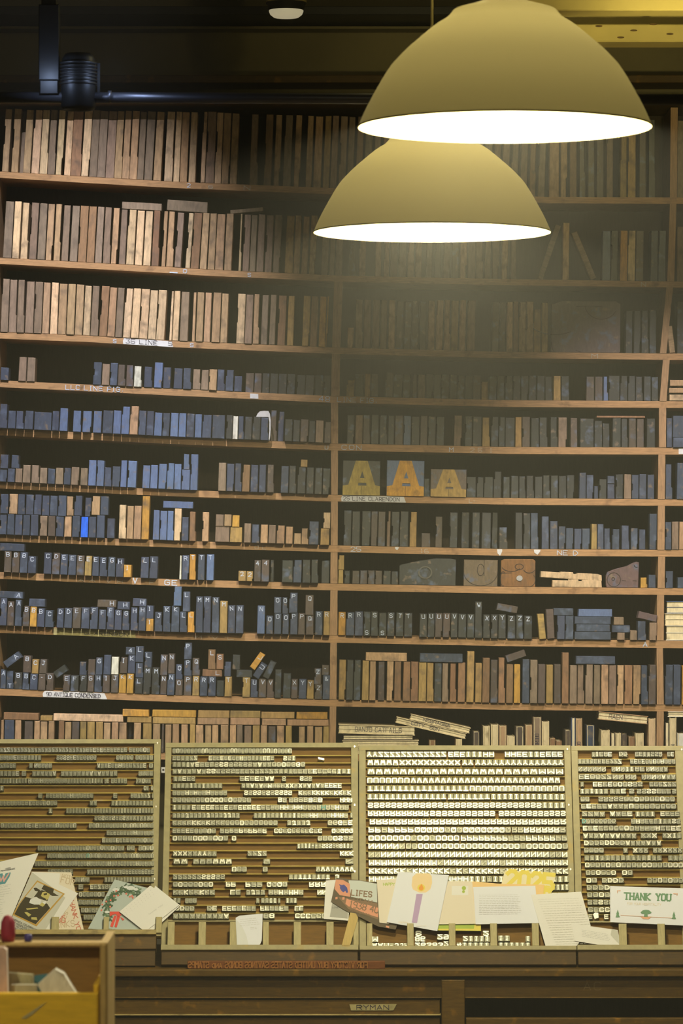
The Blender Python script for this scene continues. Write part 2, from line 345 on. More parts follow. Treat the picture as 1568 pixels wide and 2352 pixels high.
ROWS = [
 # shelf, bay, front Y, default tops, tokens
 (1, 'L', .004, [(0, 249), (800, 262), (1600, 272)],
  "4-19t 25-41t 41-51G 52-69t 71-89p 90-108p 108-125g 127-142p 146-161p 161-185b 186-204p 204-222g 222-241g 241-261g 261-279t 279-296t 296-314t 314-329g 330-349g 351-369t 376-395p 397-411p 412-429t 432-448p 460-470p 471-491g 492-507p 508-525t 527-543t "
  "571-589G 604-621B 627-641T 648-666G 673-687T 700-714T 718-736T 740-755Y 757-772G 776-792G 795-810G 815-830B 834-851G 856-870G 876-894B 900-914G 918-934G 940-955B 962-978G 984-1000G 1004-1020B 1026-1042G 1048-1064G 1070-1084B 1090-1106G 1112-1128G 1132-1147B 1152-1168G 1172-1188G 1194-1210G 1216-1230B 1236-1252G 1262-1285T 1289-1304T 1310-1326B 1332-1346D 1352-1367D 1372-1388D 1395-1410G 1426-1441Y 1444-1462Y 1470-1486D 1492-1508N 1558-1574G 1578-1592B"),
 (2, 'L', .002, [(0, 460), (100, 467), (220, 474), (280, 480), (400, 487), (600, 493), (780, 497), (1290, 520), (1390, 529), (1620, 530)],
  "6-26g 27-43p 46-62p 66-83g 85-103g 104-119t 122-137t 140-156g 159-177g 178-197b 198-216b 217-233g 235-252g 254-268t 272-287g 289-307p 309-326p 328-345p 347-364b 370-379t 381-397t 400-415g 425-436p 437-456b 458-474t 476-492t 493-512t 514-531t 547-553p 556-571g 572-586g 588-604g 607-623g 626-642g 653-672y 673-687t 691-705t 709-723t "
  "736-752G 755-767G 769-785G 800-815D 824-839T 861-875T 881-893T 896-912G 914-932G 936-950T 954-968T 979-992G 998-1012D 1018-1033G 1038-1054D 1057-1072T 1074-1092G 1093-1110G 1113-1127G 1131-1147G 1153-1167T 1174-1186G 1291-1306t:511 1382-1401s 1402-1418n 1423-1440o 1441-1458p 1459-1477d 1493-1510k 1511-1528k 1554-1580g:520 "
  "279-371g^~17 382-476g^~25 "),
 (3, 'L', -.002, [(0, 641), (100, 647), (170, 653), (280, 661), (400, 668), (560, 675), (755, 681)],
  "1-18g 19-37g 38-55g 57-76g 77-95g 96-112t 114-131p 132-151t 152-170t 171-189t 190-206p 207-225g 227-245b 246-263t 264-280g 282-299p 300-318p 319-338p 339-357p 358-377p 388-394p 395-409p 412-431g 440-447t 449-465t 467-482t 485-504t 505-521t 542-560p 561-578g 580-594t 598-613g 617-631g 636-654b 658-673y 693-709y 711-727b 731-746o 747-751o"),
 (3, 'M', .008, [(780, 686), (1100, 690), (1260, 694), (1430, 712), (1510, 712)],
  "797-811p:752 815-832g 834-850g 854-870g 872-887g 891-906p 908-925D 928-943D 945-960D 963-978D 982-997t 1000-1016t 1019-1033t 1035-1051y 1054-1068t 1072-1090b 1130-1146D 1147-1161D 1163-1177p 1178-1190b 1191-1207t 1208-1224t 1225-1241y:710 1243-1258y 1436-1452n 1455-1471n 1473-1490n 1491-1507n"),
 (3, 'R', .01, [(1530, 690), (1620, 690)], "1555-1572n 1574-1590n"),
 (4, 'L', -.004, [(0, 838), (200, 832), (400, 846), (520, 850), (600, 856), (760, 861)],
  "1-20k:844 42-60g:820 61-80g:821 213-232k:832 233-251g 252-269k:834 270-288d 289-306d 307-325w 330-349k 353-372s:833 374-391k:844 398-418k 420-439k 442-460g 461-478g 479-497t 498-516k 517-535k 537-555k:864 562-581D:855 582-599D 600-617N 618-637N 638-657N 658-676N 680-699N 700-720N 722-741N 742-758N"),
 (4, 'M', .012, [(780, 858), (1000, 859), (1170, 863), (1515, 864)],
  "795-813y:873 814-835N 837-850y 851-868d 884-902d:855 903-923n 924-942n 946-957d 959-976g 977-994n 995-1012n 1013-1031n 1032-1049n 1050-1066n 1067-1084n 1086-1103d 1105-1120y:876 1122-1140n 1141-1158n 1160-1177n 1178-1195n 1196-1213n 1214-1231n 1233-1251n 1252-1269n 1271-1288y 1289-1308n 1346-1365d 1366-1384d 1386-1397s 1398-1423n 1424-1441n 1442-1459n 1460-1477n 1478-1495n 1496-1512n"),
 (5, 'L', -.026, [(0, 942), (80, 946), (300, 943), (400, 950), (540, 955), (760, 969)],
  "0-18k:929 19-37k 38-56k 57-77k 79-119k:947 120-136k 137-156s:938 168-187s 190-210s 214-233s 236-259k 260-278s 279-297s:935 298-317t:934 318-335k 336-353k 354-372s 373-389k 391-409s 410-427s 428-446k 447-463s 464-485k 487-516k 519-533n 534-546w 547-560k 561-578n 579-597n 598-616k 620-635D:942 637-650K:945 653-671n 672-688n 689-707d 708-723n 724-742g 744-759d"),
 (5, 'M', .012, [(780, 951), (1100, 957), (1300, 959), (1515, 961)],
  "796-813n 815-832g 833-850d 851-869n 871-889n 890-905n 906-925d 926-943s 944-963n 964-981d 982-1000n 1001-1020n 1042-1060g:954 1067-1084n 1085-1105n 1107-1125y 1127-1144n 1145-1159n 1160-1182n 1183-1198y 1199-1217d 1219-1238n 1239-1258n 1264-1281n 1282-1302g 1310-1326d 1332-1364n 1365-1383n:966 1384-1400n:972 1406-1426n 1427-1442n 1444-1461d 1462-1479d 1485-1505n 1370-1482b^~5"),
 (5, 'R', -.004, [(1525, 960), (1620, 956)], "1530-1543k 1544-1580k:1005 1544-1580k^~50"),
 (6, 'L', -.026, [(0, 1077), (200, 1074), (260, 1073), (400, 1065), (500, 1064), (760, 1075)],
  "0-17k 18-35k 36-52g 53-71g:1068 73-91g:1069 92-109g 110-127k 128-146g 147-163k 164-182g 185-202g 203-221s:1057 222-239s:1058 240-257k 258-276k 277-291s:1058 293-313s:1059 327-344s 345-362s 364-382s 383-399s 400-416s 417-436s:1079 437-454s:1044 501-519g 520-537k 539-555k 556-573b 575-592k 594-610k 613-629d 644-662k 663-680n 682-701n 703-720n 722-739n 740-757n "
  "2-20k^~32 27-46k^~30 422-436s^~35 690-706y^~17"),
 (6, 'M', .016, [(1060, 1096), (1160, 1094), (1515, 1089)],
  "974-988N 1071-1093n 1094-1110n 1111-1132n 1133-1151n:1083 1155-1171n 1173-1191n 1192-1208n 1209-1227n 1228-1246n 1247-1264n 1265-1282n 1283-1301n 1302-1319n 1330-1346k:1085 1347-1363k 1364-1374k:1116 1376-1393n:1101 1395-1412k:1111 1414-1431n 1433-1450g 1451-1467k 1468-1485k 1487-1503k 1395-1412k^~18"),
 (6, 'R', -.002, [(1525, 1067), (1620, 1064)], "1528-1544k 1553-1576k:1063"),
 (7, 'L', -.026, [(0, 1181), (200, 1187), (360, 1172), (480, 1176), (560, 1201), (650, 1209), (760, 1214)],
  "0-16k 17-34k 35-52k 53-70k 71-89k 92-109g 111-128d 129-147k 148-165t 166-184k 186-203u 204-221k 222-241k 246-264k:1191 273-290p:1160 291-306t:1162 307-324t:1162 325-342o:1140 351-366s 367-383s 384-399s 400-416p:1168 417-433k:1188 435-450b 464-479t 494-527g:1209 528-556y:1211 560-576g 578-596k:1205 598-615t 616-633g 635-653t 656-672t 675-691t:1225 692-708t:1214 709-731k:1198 735-756y "
  "2-20k^~45 22-41t^~46 42-59k^~46 60-78k^~46 79-96k^~46 97-114k^~46 115-133k^~46 134-153k^~47 154-170t^~44 171-189k^~46 196-210k^~43 211-230t^~43 231-250k^~43 375-444s^~16 495-514g^~27 515-532t^~27 533-550o^~27 742-758p^~36"),
 (7, 'M', .018, [(780, 1172), (1040, 1176), (1240, 1178), (1300, 1213), (1515, 1215)],
  "788-806n 807-826n 830-850n 851-866d 867-884d 888-896G 898-916n 917-937n 940-956y 968-989D:1224 1000-1016D:1186 1032-1050n 1060-1078N 1083-1101n 1105-1127n 1130-1144N 1146-1166n:1211 1183-1200n 1202-1218n 1219-1237k 1244-1261k 1263-1281k 1283-1299k 1300-1317k 1319-1336k 1337-1355k 1358-1371y:1203 1372-1387k:1203 1388-1403k 1406-1423k 1428-1446k:1207 1449-1465k 1468-1483k 1492-1509k:1180"),
 (7, 'R', -.002, [(1525, 1199), (1620, 1199)], "1527-1541k 1542-1558g 1559-1578t"),
 (8, 'L', -.026, [(0, 1267), (60, 1267), (300, 1283), (400, 1275), (600, 1286), (760, 1287)],
  "10-27d/B 28-45d/B 46-64k/B 65-84k:1277/C 101-119k/C 120-138d:1270/D 139-156k/E 157-175k/E 176-194d/E 195-211y/E 212-228k/E 229-247k/E 248-265k:1279/G 266-284k/H 284.5-302o:1297/I 323-342k/L 343-362k/L 412-417w 418-434k/R 435-450o:1273/T 454-470k:1273/T 474-491s:1273/T 547-565y:1311/2 566-581y:1312/2 583-599d/4 600-618d/4 620-628N 647-672n 673-692k 694-713n 714-731n 737-756N 1-58k^~18"),
 (8, 'M', .012, [(780, 1310), (1515, 1318)],
  "776-788y 790-803N 808-825d 826-843d 844-860d 861-877d 879-897n 898-914n 1471-1487o:1327 1489-1506k:1320 776-790y^~33"),
 (8, 'R', -.002, [(1525, 1312), (1620, 1328)], "1528-1545k:1312 1555-1576k:1326"),
 (9, 'L', -.026, [(0, 1378), (60, 1391), (100, 1397), (300, 1394), (400, 1392), (560, 1392), (620, 1410), (760, 1406)],
  "0-16k:1374/A 17-33d:1381/A 35-51k:1378/A 53-68d/B 69-85o/B 86-103k/B 104-124k:1402/C 131-147k/D 148-166k/D 167-186d/E 187-206k/F 207-225k/F 227-244k:1400/F 245-262k/F 263-280k:1400/G 281-298k:1401/G 300-317k/H 318-335k/H 336-353o:1421/I 336-353k^~30/I 355-373k:1406/J 374-392k/K 393-412k/K 413-430k:1405/L 431-447o:1405/L 449-466k:1370/M 467-484k:1370/M 486-503k:1371/N 504-522y:1380/M 523-540k:1390/N 541-559k:1390/N 590-608s:1391/N 611-627k:1414/O 629-646k/O 648-663k/O 666-683k:1408/P 684-700d:1408/P 702-720d:1413/Q 723-740k:1404/R 742-757y:1404/R "
  "0-54k^~16/A 67-105k^~18 224-268d^~17/H 270-299k^~18/H 305-337k^~18/H 399-417s^~44 420-437k^~46/L 629-646k^~37/O 648-662k^~38/O 663.5-683k^~46/P 700.5-720d^~46/Q"),
 (9, 'M', -.012, [(780, 1405), (1000, 1408), (1160, 1412), (1515, 1420)],
  "776-793o/R 794-813k/R 814-833k/R 834-850n/S*1 851-868n/S 869-887n/S*1 888-905n/S 908-926n/T 927-946n/T 962-980n/U 981-997n/U 998-1015d/U 1016-1033d/U 1034-1050n/V 1051-1070n/V 1071-1088n/V 1089-1107n:1382/W 1108-1125n/X 1126-1142n/X 1143-1161n/Y 1164-1183n/Z 1184-1201n/Z 1202-1221n/Z 1278-1296k:1414 1297-1316k:1414 1318-1402k:1451 1322-1400k^~17 1318-1402k^~17 1327-1405s^~17 1416-1434g:1453 1404-1446k^~17 1408-1432g^~18 1445.5-1462g:1448 1463-1483k:1427 1490-1507g:1430 1270-1316k^~17"),
 (10, 'L', -.003, [(0, 1540), (140, 1552), (300, 1549), (400, 1551), (560, 1558), (760, 1562)],
  "0-13k:1538/A 14-31k/T*1 32-50n:1544/B 51-67k:1545/B 68-86k/C 87-104d/- 105-122d:1547/D 144-160d/E 161-180n/F 182-199n/F 200-215d/G 216-234k/H 235-252d/I 254-271d/J 272-289o:1547/K 290-306o:1547/K 309-327n:1557/L 328-346n:1533/M 347-366n:1534/M 367-382d/N 383-400k:1548/N 402-419d:1561/O 421-439d/P 441-457y/R 458-476k/R 477-495k/R 497-514n:1563 515-532y:1554/T 556-574y:1556/T 575-592k:1560/U 593-611d/V 612-629d/V 630-645n:1538 649-667n:1547 668-683d/X 685-703k/Y 704-720y:1563/Y 722-739d:1572/Z 740-757k:1551/& "
  "52-71d^~39/B 72.5-88y^~33/C 90-107d^~33/J 182-199k^~30 201-218d^~36 219-235k^~39/G 237-254k^~45 255-272w^~40 275-292d^~37/I 293-310k^~42/K 310.5-329k^~35/L 310.5-329k^~37/L 331-348k^~35/L 288-310k^~18/4 367-384d^~47/N 385-401d^~46/N 403-419k^~34/O 422-440k^~38/P 441-459d^~40/Q 422-440k^~38/P 464-510b^~16/L 477-495b^~45/L 496-513b^~35/S 514.5-530k^~33 542-579n^~17 533-551n^~34 721-737d^~36/Z 738.5-755d^~23/-"),
 (10, 'M', -.010, [(780, 1516), (1000, 1522), (1160, 1525), (1515, 1528)],
  "777-793y 794-810n 811-827n 830-846y 847-862t 867-882d 887-902t 904-920b 924-941b 942-959b 960-978y 979-995y 996-1013n 1014-1029g 1032-1047b 1050-1067b 1070-1087y:1496 1090-1105y 1106-1123b:1511 1125-1142d:1516 1143-1159b:1511 1161-1177b 1179-1194o 1198-1215k:1514 1216-1233g:1516 1234-1251d 1253-1269y 1271-1287d 1289-1305b:1499 1307-1324g 1325-1341g 1343-1360g 1362-1377g 1379-1396t 1397-1414g 1416-1431t 1433-1451b 1453-1470t 1471-1487k 1488-1505d 839-934t^~19 963-1062k^~20 1321-1412k^~18"),
 (10, 'R', -.010, [(1525, 1528), (1620, 1528)], "1526-1544k 1545-1562k 1564-1580o"),
 (11, 'L', -.004, [(0, 1654), (200, 1658), (400, 1664), (755, 1669)],
  "1-8t 9-32k 33-48t 55-75d 77-91t 92-108t 110-124t 133-147b 148-163t 164-181d 183-198y 199-217y 219-236y 237-253t 255-271t 272-290t 292-305D 306-323t 327-347y 350-367t 370-376d 378-393t 395-411t 415-431t 435-448y 449-467t 470-485t 486-501t 506-524t 527-542t 543-557g 560-577g 579-596y 598-613t 615-633d 635-652t 655-670y 685-700t 704-719t 722-740t 741-755y "
  "8-89b^~16 92-121y^~12 122-283p^~16 291-348y^~14 350-449y^~15 453-525t^~15 528-597t^~16 601-657t^~15 659-755t^~15 281-342o^~16 349-450o^~16 454-527y^~17 528-598y^~16 599-676y^~15 680-752o^~16"),
]
PLACE = {'L': 'left bay', 'M': 'wide middle bay', 'R': 'narrow right bay'}
tok = re.compile(r'([\d.]+)-([\d.]+)([a-zA-Z])(?::([\d.]+))?(\^)?(?:~([\d.]+))?(?:/(.))?(\*1)?$')
LABELS = {}
def label_once(o, lab, cat, group=None):
    LABELS.setdefault(lab, []).append(o.name); return tag(o, lab, cat, group)

def outline(w, h, rnd, plainb=False):
    """front outline of a type block, foot at z=0: the cut side of the letter shows as a shallow step"""
    a, b = -w / 2, w / 2; q = lambda: rnd.uniform(0, .0009)
    side = rnd.random(); t = rnd.uniform(.0018, .0034)
    o = [(a, 0), (b, 0), (b - q(), h - q()), (a + q(), h - q())]
    if plainb or h < w * 1.5: return o
    if side < .16: o = [(a, 0), (b, 0), (b, h * .32), (b - t, h * .34), (b - t, h), (a, h)]
    elif side < .30: z = rnd.uniform(.3, .5); o = [(a, 0), (b, 0), (b, h), (a, h), (a, h * (z + .3)), (a + t, h * (z + .29)), (a + t, h * z), (a, h * (z - .01))]
    elif side < .40: o = [(a, 0), (b, 0), (b, h), (a + t, h), (a + t, h * .72), (a, h * .7)]
    elif side < .48: o = [(a, 0), (b - t, 0), (b - t, h * .25), (b, h * .27), (b, h), (a, h)]
    return o

def kindname(r, cls, lying, letter):
    if r <= 3: return 'maple_type_block', 'maple type block', 'wood type block'
    if r in (4, 5): return 'inked_type_block', 'wood type block', 'wood type block'
    if r in (6, 7): return 'condensed_type_block', 'wood type block', 'wood type block'
    if r == 11 or r == 10 and letter == 'M': return 'wood_furniture_block', 'wood furniture block', 'wood block'
    return 'lettered_type_block', 'wood type block', 'wood type block'

def make_block(name, w, h, dep, cls, loc, ang, letter=None, low=False, seed=0, plainb=False, lying=False):
    rnd = random.Random(seed)
    col, mt, _ = CLS[cls.lower()]
    v = rnd.uniform(.82, 1.16); col = tuple(min(1, c * v * rnd.uniform(.96, 1.04)) for c in col)
    mb = MB(); mb.chamf(outline(w, h, rnd, plainb), 0, dep, .0011)
    o = mb.build(name, M[mt], None, loc, (0, ang, 0), col)
    if letter:
        lw, lh = (6.5 * S, 8.8 * S) if not lying else (8 * S, 9 * S)
        z = h - lh - 3.2 * S if not low else 3 * S
        if h < lh + 4 * S: z = (h - lh) / 2
        x = -lw / 2 if not lying else w / 2 - lw - 6 * S
        mb2 = MB()
        for i, q in enumerate(text(letter, x, -z, lw, lh, 1.3 * S, ang=rnd.uniform(-.12, .12))):
            mb2.prism([(p[0], -.0006 - i * 4e-5, -p[1]) for p in q], (0, .0004, 0))
        mb2.build('chalk_letter', M['chalk'], o)
    return o

sup = {}
for r, bay, yf, tops, data in ROWS:
    base = SH[r]; placed = []
    items = []
    for t in data.split():
        m = tok.match(t); assert m, t
        x0, x1, c, tp, up, ht, let, low = m.groups(); items.append([float(x0), float(x1), c, float(tp) if tp else None, bool(up), float(ht) if ht else None, let, bool(low)])
    objs = []
    for k, (x0, x1, c, tp, up, ht, let, low) in enumerate(items):
        xc = (x0 + x1) / 2; sl = slope(base, xc); ang = math.atan(sl)
        sy = interp(base, xc) - .35
        if up:
            und = [q for q in placed if min(q[1], x1) - max(q[0], x0) > 2.5]
            # the support line is tilted like the shelf: take, of all supports, the one that lifts most
            b = min([q[2] + sl * (xc - min(max(xc, q[0]), q[1])) for q in und] + [sy]) - .35
        else: b = sy
        h = (b - (tp if tp else interp(tops, xc))) if not ht else ht
        h += random.uniform(-1.4, 1.2) if not (tp or ht) else 0
        lying = (x1 - x0) > h * 1.25
        back = .045 if c.isupper() else 0
        y = yf + back + random.uniform(-.003, .003)
        w = (x1 - x0 - .7) * S
        p = W(xc, b, 0)
        if up and bay == 'L' and r == 11: y = yf + random.uniform(0, .004)
        nm, words, cat = kindname(r, c, lying, bay)
        dep = .085 if r <= 3 else .07
        if up: dep = .06
        o = make_block(nm, w, h * S, dep, c, (p[0], y, p[2]), ang, let, low, seed=r * 1000 + k * 7 + ord(bay), plainb=r == 11 or lying, lying=lying)
        placed.append((x0, x1, b - h)); objs.append((xc, b - h, up, lying, c.lower(), let, o, words, cat))
    for tier in (False, True):
        sel = sorted([q for q in objs if q[2] == tier], key=lambda q: (q[0], q[1]))
        for n, q in enumerate(sel, 1):
            w_ = CLS[q[4]][2]; words = q[7]
            if w_ == 'pale maple' and words.startswith('maple'): w_ = 'pale'
            L = f"{w_} {words}"
            if q[5] and q[5] not in '-&': L += f" chalked {q[5]}"
            pl_ = '' if r < 3 else ', ' + PLACE[bay]
            shelfw = 'lowest' if r == 11 else 'top' if r == 1 else ORD[r]
            if not tier: L += f", {ordw(n)} from the left, {shelfw} shelf{pl_}"
            else: L += f" lying on top, {ordw(n)} along, {shelfw} shelf{pl_}" if q[3] else f" stacked on top, {ordw(n)} along, {shelfw} shelf{pl_}"
            label_once(q[6], L, q[8], f"{words}s on the {shelfw} shelf{pl_}")

# tilted single blocks: centre px, length, thickness, angle (down to the right, degrees), class, Y, label
TILTB = [
 (2, 1262, 577.5, 132, 13, -71.5, 'g', .03, 'grey-brown maple type block leaning right beside a tall pale block on second shelf', None),
 (2, 1342, 585, 117, 14, 67.5, 'g', .03, 'grey-brown maple type block slumped left, propped by dark blocks on second shelf', None),
 (3, 1541, 779, 62, 13, 83, 't', .012, 'tan type block leaning beside the right post on third shelf', None),
 (9, 1164, 1397, 48, 16, 10, 'd', -.012, 'dark brown type block tipped over the chalked Y and Z blocks', None),
 (9, 1243, 1438.5, 58, 15, 85, 'y', -.012, 'ochre type block leaning right after the chalked Z blocks', None),
 (9, 1263, 1433, 68, 17, 87, 'd', -.012, 'dark brown type block leaning against a lying inked block on ninth shelf', None),
 (9, 1486, 1416, 44, 16, 13, 'v', -.012, 'plum-grey type block tilted across the last blocks of ninth shelf', None),
 (10, 29, 1515, 42, 17, -36, 'k', -.012, 'ink-black type block chalked A, tumbled askew at the left end of tenth shelf', 'A'),
 (10, 137, 1543, 32, 17, -35, 'n', .03, 'blackened type block lying askew behind a gap near the chalked D', None),
 (10, 591, 1518, 42, 14, -55, 'o', -.012, 'orange type block chalked L tossed diagonally on top of tenth shelf blocks', 'L'),
 (10, 597, 1540, 38, 16, -57, 'k', -.010, 'ink-black type block chalked U toppled under the diagonal orange block', 'U'),
 (10, 619, 1538, 42, 15, -64, 'n', -.010, 'blackened type block toppled beside the chalked U block on tenth shelf', None),
 (10, 1184, 1506.5, 46, 16, -19, 'd', -.010, 'dark brown furniture block tipped up on the tenth shelf row, middle bay', None),
 (2, 566, 482, 76, 9, -5, 'g', .02, 'thin grey-brown board lying askew on second shelf blocks', None),
]
for r, cx, cy, ln, thk, ang, c, y, lab, let in TILTB:
    a = radians(ang)
    hx, hy = cos(a) * ln / 2, sin(a) * ln / 2
    nx, ny = -sin(a) * thk / 2, cos(a) * thk / 2           # towards the foot of the lying block
    fx, fy = cx + nx, cy + ny
    p = W(fx, fy)
    nm, words, cat = kindname(r, c, True, 'M' if cx > 780 else 'L')
    o = make_block(nm, ln * S, thk * S, .06, c, (p[0], y, p[2]), a, let, seed=int(cx), plainb=True, lying=True)
    label_once(o, lab, cat)

# ------------------------------------------------------------------ letters cut face-on
def filled(name, loops, thick, mat, parent, y, loc=(0, 0, 0)):
    """flat shape with holes (loops of (x,z) metres), raised by thick towards the room"""
    cu = bpy.data.curves.new(name, 'CURVE'); cu.dimensions = '2D'; cu.fill_mode = 'BOTH'; cu.extrude = thick / 2
    for lp in loops:
        sp = cu.splines.new('POLY'); sp.points.add(len(lp) - 1); sp.use_cyclic_u = True
        for i, p in enumerate(lp): sp.points[i].co = (p[0], p[1], 0, 1)
    tmp = bpy.data.objects.new('tmp', cu); C.objects.link(tmp)
    dg = bpy.context.evaluated_depsgraph_get(); me = bpy.data.meshes.new_from_object(tmp.evaluated_get(dg))
    bpy.data.objects.remove(tmp); bpy.data.curves.remove(cu)
    for v in me.vertices: v.co = (v.co.x, y - thick / 2 - v.co.z, v.co.y)
    me.flip_normals() if False else None
    me.name = name; me.materials.clear(); me.materials.append(mat)
    o = bpy.data.objects.new(name, me); C.objects.link(o); o.parent = parent
    return o

def arc(cx, cz, rx, rz, a0, a1, n=20): return [(cx + rx * cos(radians(a0 + (a1 - a0) * i / n)), cz + rz * sin(radians(a0 + (a1 - a0) * i / n))) for i in range(n + 1)]

M['ochreface'] = wood('printing_face_ochre', None, (6, 6, 2), .55, .6, stain=.3, staincol=(.12, .07, .03))
AOUT = [(0, 0), (1, 0), (1, .27), (.87, .3), (.66, 1), (.34, 1), (.15, .3), (0, .27)]
ATRI = [(.46, .5), (.58, .5), (.52, .7)]
ASLOT = [(.41, .28), (.42, .36), (.63, .36), (.64, .28)]
for (x0, x1, y0, y1, col, bcol, lab) in [
    (786, 872, 1058, 1137.5, (.40, .29, .07), 'n', 'large wood block with raised dull yellow slab letter A, above the paper label'),
    (887, 973, 1058, 1139.5, (.62, .32, .045), 's', 'large wood block with raised bright orange slab letter A on slate ground'),
    (988, 1070, 1078, 1142, (.42, .27, .08), 'd', 'smaller wood block with raised worn tan slab letter A')]:
    xc = (x0 + x1) / 2; sl = slope(SH[6], xc); b = interp(SH[6], xc) - .3
    w = (x1 - x0) * S; h = (b - y0) * S; p = W(xc, b)
    mb = MB(); mb.box(-w / 2, w / 2, .003, .024, 0, h, 0, .0012)
    c, mt, _ = CLS[bcol]
    o = mb.build('letter_block', M[mt], None, (p[0], -.008, p[2]), (0, math.atan(sl), 0), tuple(q * (1 if bcol != 'd' else 1.5) for q in c))
    f = lambda lp: [((u - .5) * w * .99, v * h * .995) for u, v in lp]
    face = filled('printing_face', [f(AOUT), f(ATRI), f(ASLOT)], .003, M['ochreface'], o, .003); face.color = (*col, 1)
    mb = MB(); mb.box(-w * .004, w * .006, -.0004, .0001, .0005, h * .27); mb.build('saw_cut', M['black'], o)
    label_once(o, lab, 'wood type block')

def relief_block(x0, x1, y0, r, cls, shape, strokes, lab, wpx=1.6, facecol=None, circ=None, dep=.024):
    xc = (x0 + x1) / 2; sl = slope(SH[r], xc); b = interp(SH[r], xc) - .3; p = W(xc, b)
    w = (x1 - x0) * S; h = (b - y0) * S
    c, mt, _ = CLS[cls]
    mb = MB(); mb.chamf([((u - .5) * w, v * h) for u, v in shape], 0, dep, .0012)
    o = mb.build('letter_block', M[mt], None, (p[0], .004, p[2]), (0, math.atan(sl), 0), facecol or c)
    for pl in strokes:
        mb = MB()
        for i, q in enumerate(rib([((u - .5) * w, v * h) for u, v in pl], wpx * S)): mb.prism([(s_[0], -.0005 - 2e-5 * (i % 2), s_[1]) for s_ in q], (0, .0008, 0))
        mb.build('carved_outline', M['carve'], o)
    if circ:
        for (lp, cl_, nm) in circ:
            f_ = filled(nm, [[((u - .5) * w, v * h) for u, v in q] for q in lp], .0025, M['ink'], o, 0); f_.color = (*cl_, 1)
    label_once(o, lab, 'wood type block')
    return o
RND = [(0, .02), (.02, 0), (.98, 0), (1, .02), (1, .95), (.93, 1), (.15, 1), (0, .93)]
relief_block(1265, 1424, 691, 3, 'v', RND, [arc(.72, .95, .24, .3, 190, 330), arc(.05, 1.2, .62, .86, 240, 292), arc(.06, .2, .05, .2, 180, 270), [(.36, .04), (.45, .0), (.7, .0)], arc(.55, .88, .2, .02, 20, 160)],
             'big plum-grey wood block with a carved curving S on third shelf', 1.5)
relief_block(916, 1046, 1282, 8, 'n', [(0, 0), (1, 0), (1, .96), (.9, 1), (.62, 1), (.3, .88), (.02, .74), (0, .7)], [], 'big blackened wood block with a small faint ring, eighth shelf', 1.5,
             circ=[([arc(.46, .47, .125, .235, 0, 360, 28)[:-1], arc(.46, .47, .10, .19, 0, 360, 28)[:-1]], (.10, .095, .08), 'ring_relief')])
relief_block(1064, 1142, 1286, 8, 'd', [(0, 0), (1, 0), (1, 1), (0, 1)], [arc(.5, .55, .5, .53, 180, 360), arc(.5, .62, .1, .22, 0, 360), [(.6, .4), (.6, 1)]], 'dark wood block carved with a round U shape, eighth shelf', 1.4, (.13, .095, .06))
relief_block(1150, 1229, 1284, 8, 'b', [(0, 0), (1, 0), (1, .93), (.93, 1), (.1, 1), (0, .93)], [arc(.06, .28, .07, .26, 60, 290), arc(.3, .75, .28, .2, 200, 330), arc(.82, .7, .18, .2, 210, 330), arc(.53, .72, .12, .1, 0, 360), arc(.8, .25, .2, .25, 270, 400), [(0, .48), (.3, .5)]],
             'reddish-brown wood block carved with a figure 8 and a pale eye', 1.6, (.21, .10, .035),
             circ=[([arc(.54, .31, .09, .1, 0, 360, 20)[:-1]], (.35, .36, .38), 'pale_counter')])
relief_block(1391, 1467, 1290, 8, 'v', [(.03, 0), (.98, 0), (1, .97), (.92, 1), (.8, .95), (.66, .85), (.6, .82), (.3, .72), (.05, .6), (0, .45), (0, .1)], [arc(.24, .3, .2, .27, 0, 360), arc(.22, .33, .04, .06, 0, 360), [(.5, .27), (.6, .26)], [(.82, .27), (.92, .26)], arc(.92, .84, .06, .05, 150, 300)],
             'plum-grey wood block with a sloping worn top and a carved loop', 1.5, (.12, .075, .08))
for (x0, x1, yb, hp, ang, lab) in [(1268, 1382, None, 17.5, .012, 'pale wood board lying flat on eighth shelf, under another board'), (1241, 1382, 1331.2, 15.5, .062, 'pale notched wood board tilted on top of another board, eighth shelf')]:
    xc = (x0 + x1) / 2; b = interp(SH[8], xc) - .35 if yb is None else 1330.2; p = W(xc, b)
    w = (x1 - x0) * S; h = hp * S
    mb = MB()
    mb.chamf([(-w / 2, 0), (w / 2, 0), (w / 2 - .002, h * .85), (w * .42, h), (w * .1, h * .97), (w * .085, h * .8), (w * .03, h * .8), (w * .02, h * 1.04), (-w * .18, h), (-w * .185, h * .88), (-w / 2, h * .9)], 0, .07, .001)
    o = mb.build('notched_board', M['block'], None, (p[0], .0, p[2]), (0, ang, 0), CLS['p'][0]); label_once(o, lab, 'wooden board')
# white crescent of paper round a block on the fifth shelf
def to_l(p, o): return (p[0] - o[0], p[1] - o[1], p[2] - o[2])
mb = MB(); o0 = W(605, 1011, -.02)
cr = [(588, 957), (592, 949), (597, 944.5), (606, 943.5), (616, 944), (619.5, 950), (621.5, 965), (621.5, 985), (620, 1005), (618, 1012), (616.5, 1008), (618, 990), (618.3, 970), (616.5, 958), (612, 957.5), (600, 957.5)]
mb.prism([to_l(W(x, y, -.021), o0) for x, y in cr][::-1], (0, .002, 0))
label_once(mb.build('curled_paper_strip', M['labelpaper'], None, o0), 'white curled paper strip around dark blocks on fifth shelf', 'paper')

